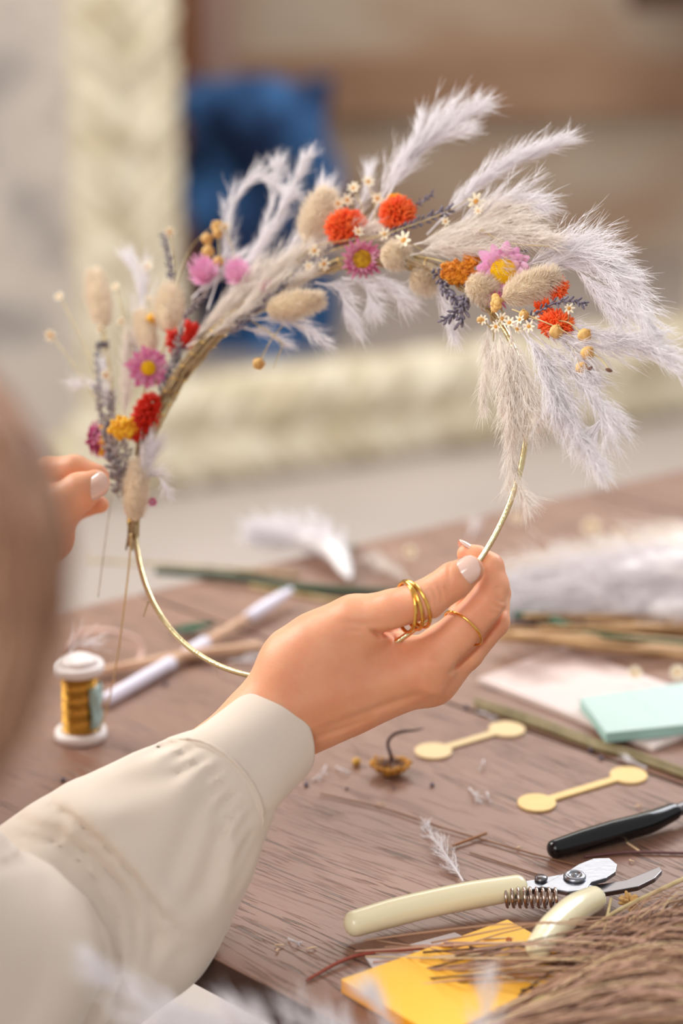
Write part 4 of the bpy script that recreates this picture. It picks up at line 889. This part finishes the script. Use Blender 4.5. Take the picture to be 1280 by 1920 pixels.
o = tube('ribbon_strip', [T(120, 1215, .001), T(150, 1186, .005), T(205, 1183, .012), T(252, 1196, .010), T(266, 1222, .003), T(258, 1240, .001)], .0013, mat('pale_pink_cord', (226, 190, 178), .6)); tag(o, 'thin pale pink cord looping on the table behind the spool', 'cord')
o = plume('fluff_wisp', [T(430, 1240, .001), T(460, 1236, .002), T(488, 1232, .001)], .008, 14, pamp, None, seed=12, nf=8); tag(o, 'white fluff wisp beside the tip of the bare tan stick', 'fluff')
# ---- green stem, brown stem, leaves
grn = mat('dark_green_stem', (48, 66, 48), .5, col2=(66, 84, 60), nscale=60); leafm = mat('dark_green_leaf', (20, 66, 44), .45, col2=(34, 84, 54), nscale=80)
o = tube('greenery_sprig', [T(292, 1071, .003), T(440, 1082, .004), T(580, 1103, .004), T(760, 1112, .003)], [.0026, .0028, .0034, .0024], grn); tag(o, 'long dark green stem lying across the far left of the table', 'stem')
o = tube('dry_stem', [T(470, 1098, .0015), T(600, 1122, .0015), T(760, 1150, .0015)], [.0015, .0018], MATS['straw_stem']); tag(o, 'tan dry stem just in front of the long dark green stem', 'stem')
o = tube('dry_stem', [T(160, 1050, .0015)+0, T(420, 1066, .0015), T(560, 1078, .0015)], [.001, .0014], MATS['straw_stem']); tag(o, 'thin tan stem behind the long dark green stem', 'stem')
def leaf(c_, d, L, W, label, name='green_leaf', m=leafm):
    d = nrm(d); s = nrm(np.cross(Z3, d)); V = []; M = 12
    for sg in (0, 1):
        for i in range(M):
            u = i/(M-1); w_ = W*math.sin(math.pi*min(.995, u*.98+.01))**.8
            for j in (-1, 0, 1): V.append(c_+d*L*(u-.5)+s*w_*j+np.array([0, 0, .002+abs(j)*W*.3+.004*u*u-sg*.0004]))
    F = []
    for i in range(M-1):
        for j in range(2): q = i*3+j; F.append((q, q+3, q+4, q+1)); q += M*3; F.append((q, q+1, q+4, q+3))
        q = i*3; F.append((q, q+M*3, q+3+M*3, q+3)); q += 2; F.append((q, q+3, q+3+M*3, q+M*3))
    b = MB(); b.add(V, F); o = b.build(name, m); tag(o, label, 'leaf'); return o
leaf(T(362, 1190, 0), RX, .026, .007, 'dark green leaf lying just outside the lower left of the brass hoop')
leaf(T(664, 1030, 0), RX*.1+Z3, .016, .0045, 'dark green leaf standing beside the white plume at the far edge')
leaf(T(640, 1040, 0), RX, .02, .004, 'small dark green leaf tucked under the far white plume')
o = plume('pampas_plume', [T(655, 1085, .004), T(625, 1030, .012), T(570, 1010, .010), T(488, 998, .006)], .022, 260, pamp, None, seed=21, core=.3, nf=14, spread=.9, fr=.00018); tag(o, 'bent white pampas plume lying at the far left edge of the table', 'dried grass')
o = plume('pampas_plume', [T(770, 1095, .003), T(735, 1070, .005), T(690, 1045, .004)], .010, 40, pampc, None, seed=22, nf=10, fr=.00012); tag(o, 'small white plume directly behind the thumb rings', 'dried grass')
# ---- big pampas bunch on the right with its stalks
PB = empty('pampas_bundle', T(1150, 1140), 'large bundle of white pampas grass with tan stalks lying on the right of the table', 'dried grass')
for i, (x0, y0, h0, x1, y1, h1, wd, nb) in enumerate(((1480, 1085, .020, 935, 1122, .008, .030, 240), (1500, 1050, .022, 960, 1085, .014, .028, 220), (1500, 1120, .012, 980, 1140, .006, .026, 200), (1500, 1010, .030, 1080, 1062, .020, .026, 160), (1480, 1150, .008, 1040, 1145, .006, .022, 160), (1500, 985, .02, 1150, 1035, .02, .020, 100), (1520, 1060, .035, 1040, 1080, .022, .026, 160))):
    plume('plume', [T(x0, y0, h0), T((x0+x1)/2, (y0+y1)/2-6, (h0+h1)/2+.006), T(x1, y1, h1)], wd, int(nb*1.5), pampc if i % 2 else pamp, PB, seed=40+i, core=.42, nf=15, spread=.8, fr=.00022, flen=.014, tip=.6)
stalks = [(1000, 1163, 1460, 1195), (960, 1188, 1400, 1215), (925, 1186, 1300, 1234), (1050, 1160, 1500, 1170), (940, 1200, 1330, 1222), (1010, 1176, 1480, 1188), (900, 1180, 1250, 1200), (1100, 1165, 1500, 1205), (980, 1155, 1450, 1160), (1080, 1185, 1460, 1225), (1100, 1150, 1340, 1195), (930, 1196, 1290, 1216), (1040, 1170, 1400, 1180), (1140, 1160, 1500, 1180)]
tanst = mat('tan_grass_stalk', (190, 150, 104), .6, col2=(150, 112, 70), nscale=40); pale = mat('pale_straw_stalk', (222, 186, 146), .55)
for i, (x0, y0, x1, y1) in enumerate(stalks):
    tube('stalk', [T(x0, y0, .003+.004*(i % 3)), T((x0+x1)/2, (y0+y1)/2+random.uniform(-6, 3), .004+.003*(i % 3)), T(x1, y1, .003)], [.0014, .0022, .002], [tanst, pale, tanst][i % 3], PB, 7, 14)
o = tube('greenery_sprig', [T(965, 1152, .006), T(1030, 1160, .009), T(1100, 1188, .008), T(1260, 1204, .006), T(1420, 1215, .004)], [.0022, .003, .0018, .0014], mat('fresh_green_stem', (20, 78, 52), .5)); tag(o, 'green stem lying across the tan stalks of the large pampas bundle', 'stem')
# ---- photo cards and mint pad
cA, cB, cD = T(896, 1271, .003), T(1058, 1212, .003), T(1224, 1400, .003); cC = cB+cD-cA
def card_mat():
    m = bpy.data.materials.new('pink_photo_print'); m.use_nodes = True; nt = m.node_tree; b = nt.nodes['Principled BSDF']; b.inputs['Roughness'].default_value = .3; N = nt.nodes.new; L = nt.links.new
    tc = N('ShaderNodeTexCoord'); n = N('ShaderNodeTexNoise'); n.inputs['Scale'].default_value = 22; n.inputs['Detail'].default_value = 3; L(tc.outputs['Object'], n.inputs['Vector'])
    sx = N('ShaderNodeSeparateXYZ'); L(tc.outputs['Object'], sx.inputs[0])
    f = N('ShaderNodeMath'); f.operation = 'MULTIPLY_ADD'; f.inputs[1].default_value = 9.0; L(sx.outputs[1], f.inputs[0]); L(n.outputs[0], f.inputs[2])
    r = N('ShaderNodeValToRGB'); e = r.color_ramp.elements; e[0].position = .48; e[0].color = srgb((212, 194, 190)); e[1].position = .95; e[1].color = srgb((150, 122, 112)); k = e.new(.66); k.color = srgb((222, 198, 192)); L(f.outputs[0], r.inputs[0]); L(r.outputs[0], b.inputs['Base Color']); return m
card_w = mat('white_card_edge', (236, 222, 214), .6)
CD = empty('photo_card', (cA+cC)/2-Z3*.003, 'pale pink photo card with mauve brown print lying under the mint green pad', 'card')
b = MB(); b.add(*prism([cA, cB, cC, cD], .0028)); b.build('card', card_w, CD, smooth=False)
def ins(p, q, k): return p+(q-p)*k
ce = (cA+cC)/2; b = MB(); b.add(*prism([ins(p, ce, .012)+Z3*.0002 for p in (cA, cB, cC, cD)], .0003)); b.build('printed_picture', card_mat(), CD, smooth=False, loc=ce)
mint = mat('mint_green_paper', (182, 202, 196), .6); mints = mat('mint_pad_side', (160, 196, 186), .7)
mp_ = [T(1086, 1307, .0095), T(1430, 1258, .0095), T(1480, 1338, .0095), T(1136, 1374, .0095)]
MP = empty('mint_notepad', sum(mp_)/4-Z3*.006, 'mint green pad of square paper lying on the pink photo card', 'notepad')
b = MB(); b.add(*prism([p-Z3*.0004 for p in mp_], .0056)); o = b.build('sheet_block', mints, MP, smooth=False); bevel(o, .0003)
b = MB(); b.add(*prism([p+0 for p in mp_], .0004)); o = b.build('top_sheet', mint, MP, smooth=False)
# two faint grey pencil-like strokes printed on the pad
b = MB()
for k in range(14):
    s = T(1170+k*4.4+random.uniform(-2, 2), 1298+k*3.3+random.uniform(-2, 2), .0096); d = T(1174+k*4.4+random.uniform(-3, 5), 1301+k*3.3+random.uniform(-4, 2), .0096); b.add(*prism([s, d, d+RX*.0004+np.array([0, .0006, 0]), s+RX*.0004+np.array([0, .0006, 0])], .0001))
b.build('printed_marks', mat('faint_grey_print', (176, 196, 194), .6), MP, smooth=False)
q = [T(1200, 1386, .0006), T(1290, 1366, .0006), T(1330, 1380, .0006), T(1228, 1402, .0006)]
# ---- stems beside the cards
oliv = mat('olive_tan_stem', (150, 134, 98), .6, col2=(120, 106, 70), nscale=90)
for k, (dx, lab) in enumerate(((0, 'olive tan stem lying diagonally in front of the photo card, upper of a pair'), (9, 'olive tan stem lying diagonally in front of the photo card, lower of a pair'))):
    o = tube('dry_stem', [T(890, 1312+dx, .0018), T(1010, 1352+dx, .0018), T(1115, 1392+dx*.9, .0018), T(1200, 1416+dx, .0018), T(1400, 1488+dx, .0018)], [.0014, .0022, .002, .0015, .0015], oliv); tag(o, lab, 'stem')
# ---- wooden blanks with two round ends
bal = mat('pale_yellow_wood_veneer', (228, 196, 136), .6, col2=(222, 188, 126), nscale=90, stretch=(1, 6, 1)); bal2 = mat('paler_wood_veneer', (222, 194, 148), .6)
def blank(p, q, rpx, label, m):
    a = T(*p); e = T(*q); R = px2m(a, rpx); d = nrm(e-a); s = np.array([-d[1], d[0], 0]); L = np.linalg.norm(e-a); hw = R*.26; al = math.asin(hw/R); pts = []
    for i in range(25): x = al+(2*np.pi-2*al)*i/24; pts.append(a+R*(math.cos(x)*d+math.sin(x)*s))
    for i in range(25): x = np.pi+al+(2*np.pi-2*al)*i/24; pts.append(e+R*(math.cos(x)*d+math.sin(x)*s))
    b = MB(); v, f = prism([x+Z3*.0013 for x in pts], .0011); b.add(v, f); o = b.build('wooden_blank', m, smooth=False); tag(o, label, 'craft blank'); return o
blank((812, 1411), (950, 1370), 35, 'flat pale wooden strip with two round ends beside the dried yellow flower head', bal2)
blank((1006, 1508), (1178, 1456), 36, 'flat yellow wooden strip with two round ends lying beside the black pliers handle', bal)
# ---- dried flower head upside down
fh_ = T(733, 1452); DF = empty('dried_flower_head', fh_, 'dried yellow brown flower head lying upside down with a curled dark stem', 'dried flower')
b = MB()
for i in range(60):
    k = (i+.5)/60; ph = i*2.39996; rr = .0105*math.sqrt(k); p_ = fh_+np.array([rr*math.cos(ph), rr*math.sin(ph)*.9, .0022+.0045*k+rng.normal()*.0006]); s = .0013*(.8+.4*random.random()); b.add(*ellipsoid_vf(p_, basis(Z3), (s, s, s), 8, 6))
b.build('flower_buttons', mat('aged_yellow_button', (222, 164, 62), .75, col2=(170, 112, 48), nscale=260), DF)
b = MB(); ap = fh_+Z3*.0085
for i in range(26):
    ph = i*2.39996; rr = .010*math.sqrt((i+.5)/26); b.add(*tube_vf(spline([ap, ap+np.array([rr*.4*math.cos(ph), rr*.4*math.sin(ph), -.001]), fh_+np.array([rr*math.cos(ph), rr*math.sin(ph)*.9, .004+.003*random.random()])], 6), [.0005, .0003], 5))
b.build('flower_stalks', mat('dark_grey_brown_stalk', (120, 92, 78), .8), DF)
tube('curled_stem', [ap-Z3*.001, T(733, 1418, .012), T(727, 1392, .018), T(742, 1375, .023), T(772, 1370, .0245), T(793, 1366, .0245)], [.0010, .0009, .0009, .0003], mat('dark_brown_stem', (76, 50, 50), .6), DF, 8, 30)
def mini(name, x, y, rx, m, label, cat, hgt=None, sq=(1, .7, .6)):
    c_ = T(x, y); r = px2m(c_, rx); b = MB(); b.add(*ellipsoid_vf(c_+Z3*r*sq[2], basis(nrm(Z3+rng.normal(size=3)*.15)), (r*sq[0], r*sq[1], r*sq[2]), 10, 7)); o = b.build(name, m); tag(o, label, cat); return o
mini('yellow_bead_flower', 668, 1436, 9, mat('ochre_bead', (204, 158, 72), .8), 'single ochre button fallen to the left of the dried flower head', 'dried flower', sq=(1, 1, .9))
seedm = mat('dark_violet_seed', (84, 72, 92), .6)
for x, y, r, lab in ((810, 1474, 6, 'dark seed on bare wood in front of the dried flower head'), (574, 1474, 6, 'dark seed beside the shirt cuff'), (738, 1480, 3, 'tiny grey seed left of the bigger dark seed'), (1107, 1409, 6, 'grey brown seed between the stem and the pale blanks'), (1126, 1424, 6, 'grey brown seed by the stem, in front of another seed'), (874, 1328, 6, 'grey seed just below the knuckles of the hand'), (310, 1285, 6, 'violet seed on the table inside the brass hoop'), (118, 1465, 6, 'violet seed just above the sleeve'), (650, 1480, 4, 'pale grey seed between the cuff and the dried flower head')): mini('seed', x, y, r, seedm, lab, 'seed')
def bit(x, y, x2, y2, wd, nb, lab, seed_, fl__=.004, m=pamp, h=.0008):
    o = plume('fluff_wisp', [T(x, y, h), T((x+x2)/2+2, (y+y2)/2, h+.002), T(x2, y2, h)], wd, nb, m, None, seed=seed_, nf=10, flen=fl__, fr=.00008); tag(o, lab, 'fluff')
bit(868, 1652, 800, 1552, .0075, 60, 'feathery white wisp standing behind the upper cream pruner handle', 60, .005, h=.002)
bit(1212, 1440, 1160, 1418, .004, 16, 'pale wisp lying on the olive stem near the right edge', 61); bit(610, 1436, 598, 1458, .003, 10, 'white scrap left of the dried flower head', 62, .003); bit(880, 1478, 896, 1500, .003, 10, 'white scrap between the two wooden blanks', 63, .003)
bit(906, 1425, 902, 1440, .002, 8, 'small white scrap under the first wooden blank', 64, .002); bit(912, 1486, 914, 1496, .002, 6, 'tiny white scrap right of another white scrap', 65, .002); bit(895, 1333, 925, 1345, .003, 8, 'pale scrap left of the olive stem pair', 66, .003)
bit(630, 1438, 650, 1446, .002, 6, 'tiny white scrap beside the ochre button', 67, .002); bit(540, 1760, 560, 1768, .002, 6, 'white scrap near the table edge', 68, .002)
twg = mat('reddish_brown_twig', (150, 100, 62), .6); thin = mat('thin_brown_stem', (132, 92, 62), .6)
for pts, r, m, lab in (([T(600, 1488, .0012), T(720, 1516, .0012), T(830, 1552, .0015), T(960, 1590, .0012), T(1080, 1622, .0008)], .0004, thin, 'very long thin brown stem lying along the wood grain'),
                       ([T(848, 1586, .0015), T(912, 1562, .002)], .0007, twg, 'short reddish twig crossing the long thin stem'), ([T(880, 1598, .0006), T(1010, 1640, .0006)], .0003, thin, 'thin brown stem in front of the short reddish twig'),
                       ([T(1095, 1606, .001), T(1180, 1598, .0012), T(1300, 1600, .001)], .0007, mat('plum_brown_twig', (98, 62, 62), .5), 'plum brown twig behind the pruner blades'),
                       ([T(1175, 1580, .001), T(1198, 1596, .001)], .0006, pale, 'pale straw snippet in front of the black handle')):
    o = tube('twig', pts, r, m, None, 6); tag(o, lab, 'twig')
shav = mat('pale_wood_shaving', (226, 194, 156), .7)
for x, y, lab in ((975, 1588, 'curled pale shaving left of the black handle'), (1180, 1612, 'curled pale shaving below the black handle'), (705, 1508, 'tiny shaving beside the long thin stem'), (515, 1772, 'tan crumb near the table edge'), (522, 1780, 'second tan crumb beside the first near the table edge'), (575, 1780, 'pale crumb right of the tan crumbs'), (1192, 1510, 'white crumb behind the black handle')):
    c_ = T(x, y, .0008); d = nrm([random.uniform(-1, 1), random.uniform(-1, 1), 0]); o = tube('shaving', [c_, c_+d*.002+Z3*.0006, c_+d*.003+np.array([.0012, .001, 0])], .0004, shav, None, 5); tag(o, lab, 'wood scrap')
# ---- blurred blooms on the far part of the table
for x, y, r, lab in ((768, 1036, 14, 'cream star flower lying behind the thumb'), (1108, 990, 20, 'larger cream bloom of the pair at the far right of the table'), (1126, 1016, 14, 'smaller cream bloom in front of the larger one'), (1160, 1000, 10, 'tiny bloom right of the cream pair'), (968, 972, 13, 'cream star flower at the far edge behind the hoop'), (916, 1062, 14, 'cream star flower right behind the finger tips'), (1236, 1012, 18, 'cream bloom standing above the large pampas bundle'), (1190, 1262, 14, 'cream bloom lying on the photo card'), (1270, 1262, 16, 'cream bloom at the right edge on the photo card')):
    hgt = .006 if y < 1100 else .009
    o = star(x, y, r, pos=T(x, y, hgt), tilt=(0, .3), n=11, parent=None, name='cream_bloom'); tag(o, lab, 'flower')
for i, (x, y, x2, y2, lab) in enumerate(((878, 1010, 892, 985, 'white wisp at the far edge behind the finger tips'), (1020, 1050, 1040, 1030, 'bluish white wisp behind the pampas bundle'), (950, 1060, 990, 1058, 'white wisp between the fingers and the pampas bundle'), (1060, 1052, 1080, 1040, 'white wisp in front of the cream pair of blooms'))): bit(x, y, x2, y2, .010, 22, lab, 80+i, .007, h=.003)

# ---- cream handled pruner
cream = mat('cream_plastic_handle', (240, 230, 192), .22, spec=.55, coat=.3); steel = mat('polished_steel', (150, 152, 160), .28, 1, bump=.1, bscale=300); steeld = mat('dark_steel', (120, 116, 118), .3, 1)
PR = empty('hand_pruner', T(1010, 1700), 'open hand pruner with cream plastic handles, coil spring and steel blades', 'pruner')
b = MB(); b.add(*rounded_rod([T(664, 1732, .0085), T(757, 1706, .0095), T(860, 1683, .0105), T(970, 1664, .011)], [.0058, .0063, .0062, .0063, .0058], 20, 50)); b.build('handle', cream, PR)
b = MB(); b.add(*rounded_rod([T(1112, 1686, .013), T(1075, 1706, .0165), T(1034, 1742, .018), T(1008, 1778, .0175)], [.0060, .0066, .0062, .0055], 20, 50)); b.build('handle', cream, PR)
h_ = .0115
def plate(poly, th, name, m, h=h_):
    b = MB(); b.add(*prism([T(x, y, h) for x, y in poly], th)); o = b.build(name, m, PR, smooth=False); bevel(o, .0004, 3); return o
plate([(960, 1655), (1005, 1648), (1045, 1640), (1075, 1636), (1096, 1640), (1092, 1654), (1060, 1660), (1010, 1664), (965, 1676)], .0028, 'upper_tang', steel)
plate([(1012, 1662), (1040, 1646), (1062, 1634), (1084, 1620), (1112, 1609), (1142, 1608), (1157, 1620), (1154, 1634), (1136, 1646), (1108, 1654), (1098, 1668), (1064, 1672)], .0022, 'blade', steel, h_+.002)
plate([(1086, 1660), (1128, 1657), (1172, 1650), (1208, 1636), (1236, 1624), (1241, 1632), (1228, 1646), (1196, 1662), (1146, 1671), (1100, 1678)], .0024, 'hook_blade', steeld, h_-.001)
plate([(1060, 1668), (1094, 1655), (1118, 1662), (1120, 1682), (1086, 1690)], .0028, 'lower_tang', steel, h_+.001)
pc = T(1077, 1646, h_+.002); b = MB(); b.add(*lathe(pc, [(.0052, 0), (.0052, .0010), (.0045, .0018), (.0030, .0020), (.0028, .0012), (.0012, .0012), (.001, .0022)], 28)); b.build('pivot_bolt', steel, PR)
pc = T(1014, 1650, h_); b = MB(); b.add(*lathe(pc, [(.003, 0), (.003, .0012), (.0022, .002)], 20)); b.build('rivet', steeld, PR)
sa, sb = T(944, 1682, .009), T(1044, 1684, .010); B = basis(sb-sa); q = []
for i in range(420): x = i/419; a = 2*np.pi*8.5*x; q.append(sa+(sb-sa)*x+.0044*(1-.08*x)*(math.cos(a)*B[0]+math.sin(a)*B[1]))
b = MB(); b.add(*tube_vf(np.array(q), .00075, 8)); b.build('coil_spring', mat('spring_steel', (196, 176, 164), .2, 1), PR)
# ---- black handled pliers
PL = empty('pliers', T(1150, 1575), 'glossy black plastic tool handle reaching in from the right edge of the table', 'pliers')
blk = mat('glossy_black_plastic', (8, 9, 12), .14, spec=.35, coat=.15)
b = MB(); b.add(*rounded_rod([T(1040, 1592, .0052), T(1090, 1577, .0058), T(1150, 1560, .0066), T(1215, 1542, .007), T(1262, 1522, .0075)], [.0046, .0054, .0058, .0056, .0044], 20, 50)); b.build('handle', blk, PL)
b = MB(); b.add(*rounded_rod([T(1258, 1524, .0075), T(1300, 1510, .0075), T(1400, 1490, .0075), T(1500, 1462, .007)], [.003, .0034, .006, .004], 12)); b.build('jaw', steeld, PL)
b = MB(); b.add(*rounded_rod([T(1450, 1640, .006), T(1420, 1560, .007), T(1390, 1500, .0075)], [.0055, .0055, .0035], 14)); b.build('handle', blk, PL)
# ---- yellow note pad and white card
yp = [T(639, 1836, .0072), T(951, 1724, .0072), T(1200, 1862, .0072), T(888, 1985, .0072)]
YP = empty('yellow_notepad', sum(yp)/4-Z3*.0072, 'orange yellow paper pad lying under the dry grass at the near edge', 'notepad')
b = MB(); b.add(*prism([p-Z3*.0004 for p in yp], .0060)); o = b.build('sheet_block', mat('orange_pad_side', (238, 158, 22), .6), YP, smooth=False); bevel(o, .0003)
b = MB(); b.add(*prism(yp, .0004)); o = b.build('top_sheet', mat('yellow_orange_paper', (250, 186, 56), .55, col2=(252, 194, 74), nscale=12), YP, smooth=False)
b = MB(); b.add(*prism([T(684, 1793, .0010), T(852, 1748, .0010), T(960, 1800, .0010), T(720, 1845, .0010)], .0008)); o = b.build('white_card', mat('greyish_white_card', (214, 204, 202), .6), smooth=False); tag(o, 'greyish white card sticking out from under the yellow pad', 'card')
b = MB(); b.add(*ellipsoid_vf(T(954, 1762, .0078), basis(Z3), (.0022, .0014, .0006), 8, 5)); o = b.build('brown_crumb', mat('rust_brown_crumb', (170, 92, 40), .8)); tag(o, 'rust brown crumb lying on the yellow pad', 'crumb')
# ---- bundle of dry brown grass
gm = [mat('brown_grass_strand', (178, 140, 112), .7), mat('mauve_brown_strand', (198, 160, 140), .7), mat('dark_brown_strand', (92, 62, 46), .7), mat('straw_strand', (214, 188, 146), .7)]
def grass():
    N, K = 1250, 9; ls = []; mi = []
    for i in range(N):
        u = random.random()**.8; v = min(1, max(0, .65*u+.35*random.random())); sx, sy = 1100-285*u+60*random.random(), 1800+150*u; ex, ey = 1350, 1650+290*v
        if random.random() < .07: sx, sy = 640+200*random.random(), 1850-90*random.random(); ex, ey = 1320, 1730+150*random.random()
        h0 = .006+.003*random.random(); h1 = .006+.034*random.random()*(.35+.65*v); s = T(sx, sy, h0 if sx > 760 else .0012); e = T(ex, ey, h1); e = e+(e-s)*.12
        s = s+(e-s)*random.random()**2*.55; m_ = (s+e)/2+rng.normal(size=3)*.005+Z3*(h1*.12+.003)
        q = spline([s, m_, e], K)+np.cumsum(rng.normal(size=(K, 3))*.00025, 0); q[:, 2] = np.maximum(q[:, 2], TZ+.0006); ls.append(q); mi.append(int(np.random.choice(4, p=[.4, .3, .2, .1])) if 0 else [0, 0, 0, 0, 1, 1, 1, 2, 2, 3][random.randrange(10)])
    return np.array(ls), mi
ls, mi = grass(); o = fib_obj('dry_grass_bundle', ls, np.linspace(.00046, .00014, 9)[None], gm, mi=mi, sides=4); tag(o, 'loose heap of thin dry brown grass strands at the near right corner of the picture', 'dried grass', kind='stuff')
for pts, r, m, lab in (([T(1075, 1765, .012), T(1150, 1712, .016), T(1230, 1672, .022), T(1330, 1625, .028)], [.0008, .0011], MATS['straw_stem'], 'pale straw stalk running along the top of the dry grass heap'),
                       ([T(1000, 1880, .016), T(1110, 1825, .018), T(1190, 1790, .02), T(1330, 1745, .02)], [.0011, .0014], mat('olive_straw_stalk', (182, 164, 110), .6), 'olive straw stalk lying over the middle of the dry grass heap'),
                       ([T(1145, 1685, .012), T(1132, 1760, .014), T(1148, 1830, .016), T(1180, 1880, .018)], [.0007, .0009], MATS['straw_stem'], 'bent straw stalk hanging down across the dry grass heap'),
                       ([T(575, 1838, .001), T(640, 1802, .002), T(700, 1786, .002), T(850, 1772, .008)], [.0007, .0010], mat('red_brown_stem', (150, 70, 52), .6), 'red brown stem left of the yellow pad')):
    o = tube('stalk', pts, r, m, None, 6, 20); tag(o, lab, 'stalk')
b = MB(); c_ = T(1178, 1690, .012)
for i in range(26): d = nrm(rng.normal(size=3)); b.add(*ellipsoid_vf(c_+d*.0028, basis(d), (.0011, .0011, .0022), 6, 4))
o = b.build('dried_flower_head', mat('tan_dried_flower', (206, 166, 104), .8, col2=(176, 132, 74), nscale=300)); tag(o, 'small crumpled tan flower head beside the lower pruner handle', 'dried flower')
# ---- pampas in the near foreground, held below the picture
FG = empty('pampas_bundle', P(520, 2150, .66), 'blurred pale pampas wisps in the near foreground below the table corner', 'dried grass')
for i, pts in enumerate(([P(700, 2200, .66), P(420, 1960, .66), P(300, 1900, .655), P(185, 1822, .65)], [P(640, 2250, .67), P(560, 2000, .67), P(470, 1925, .67), P(330, 1905, .67)], [P(700, 2250, .68), P(640, 2000, .68), P(560, 1890, .68)], [P(820, 2250, .68), P(760, 2000, .68), P(700, 1880, .68)], [P(900, 2250, .70), P(905, 2000, .70), P(915, 1850, .70)], [P(800, 2250, .70), P(720, 2050, .70), P(640, 1920, .70)])):
    plume('plume', pts, .008 if i else .010, 26 if i > 1 else 60, pamp, FG, seed=90+i, nf=10, fr=.00013)

# ---- repeats share a group
for o in COL.objects:
    if o.parent is None and 'category' in o:
        gname = {'seed': 'seeds scattered on the table', 'fluff': 'white fluff scraps on the table', 'wood scrap': 'shavings and crumbs on the table', 'craft blank': 'flat wooden blanks with round ends', 'flower': 'loose cream blooms on the table', 'leaf': 'green leaves on the table', 'twig': 'thin twigs on the table', 'stalk': 'stalks around the dry grass heap'}.get(o['category'])
        if gname: o['group'] = gname
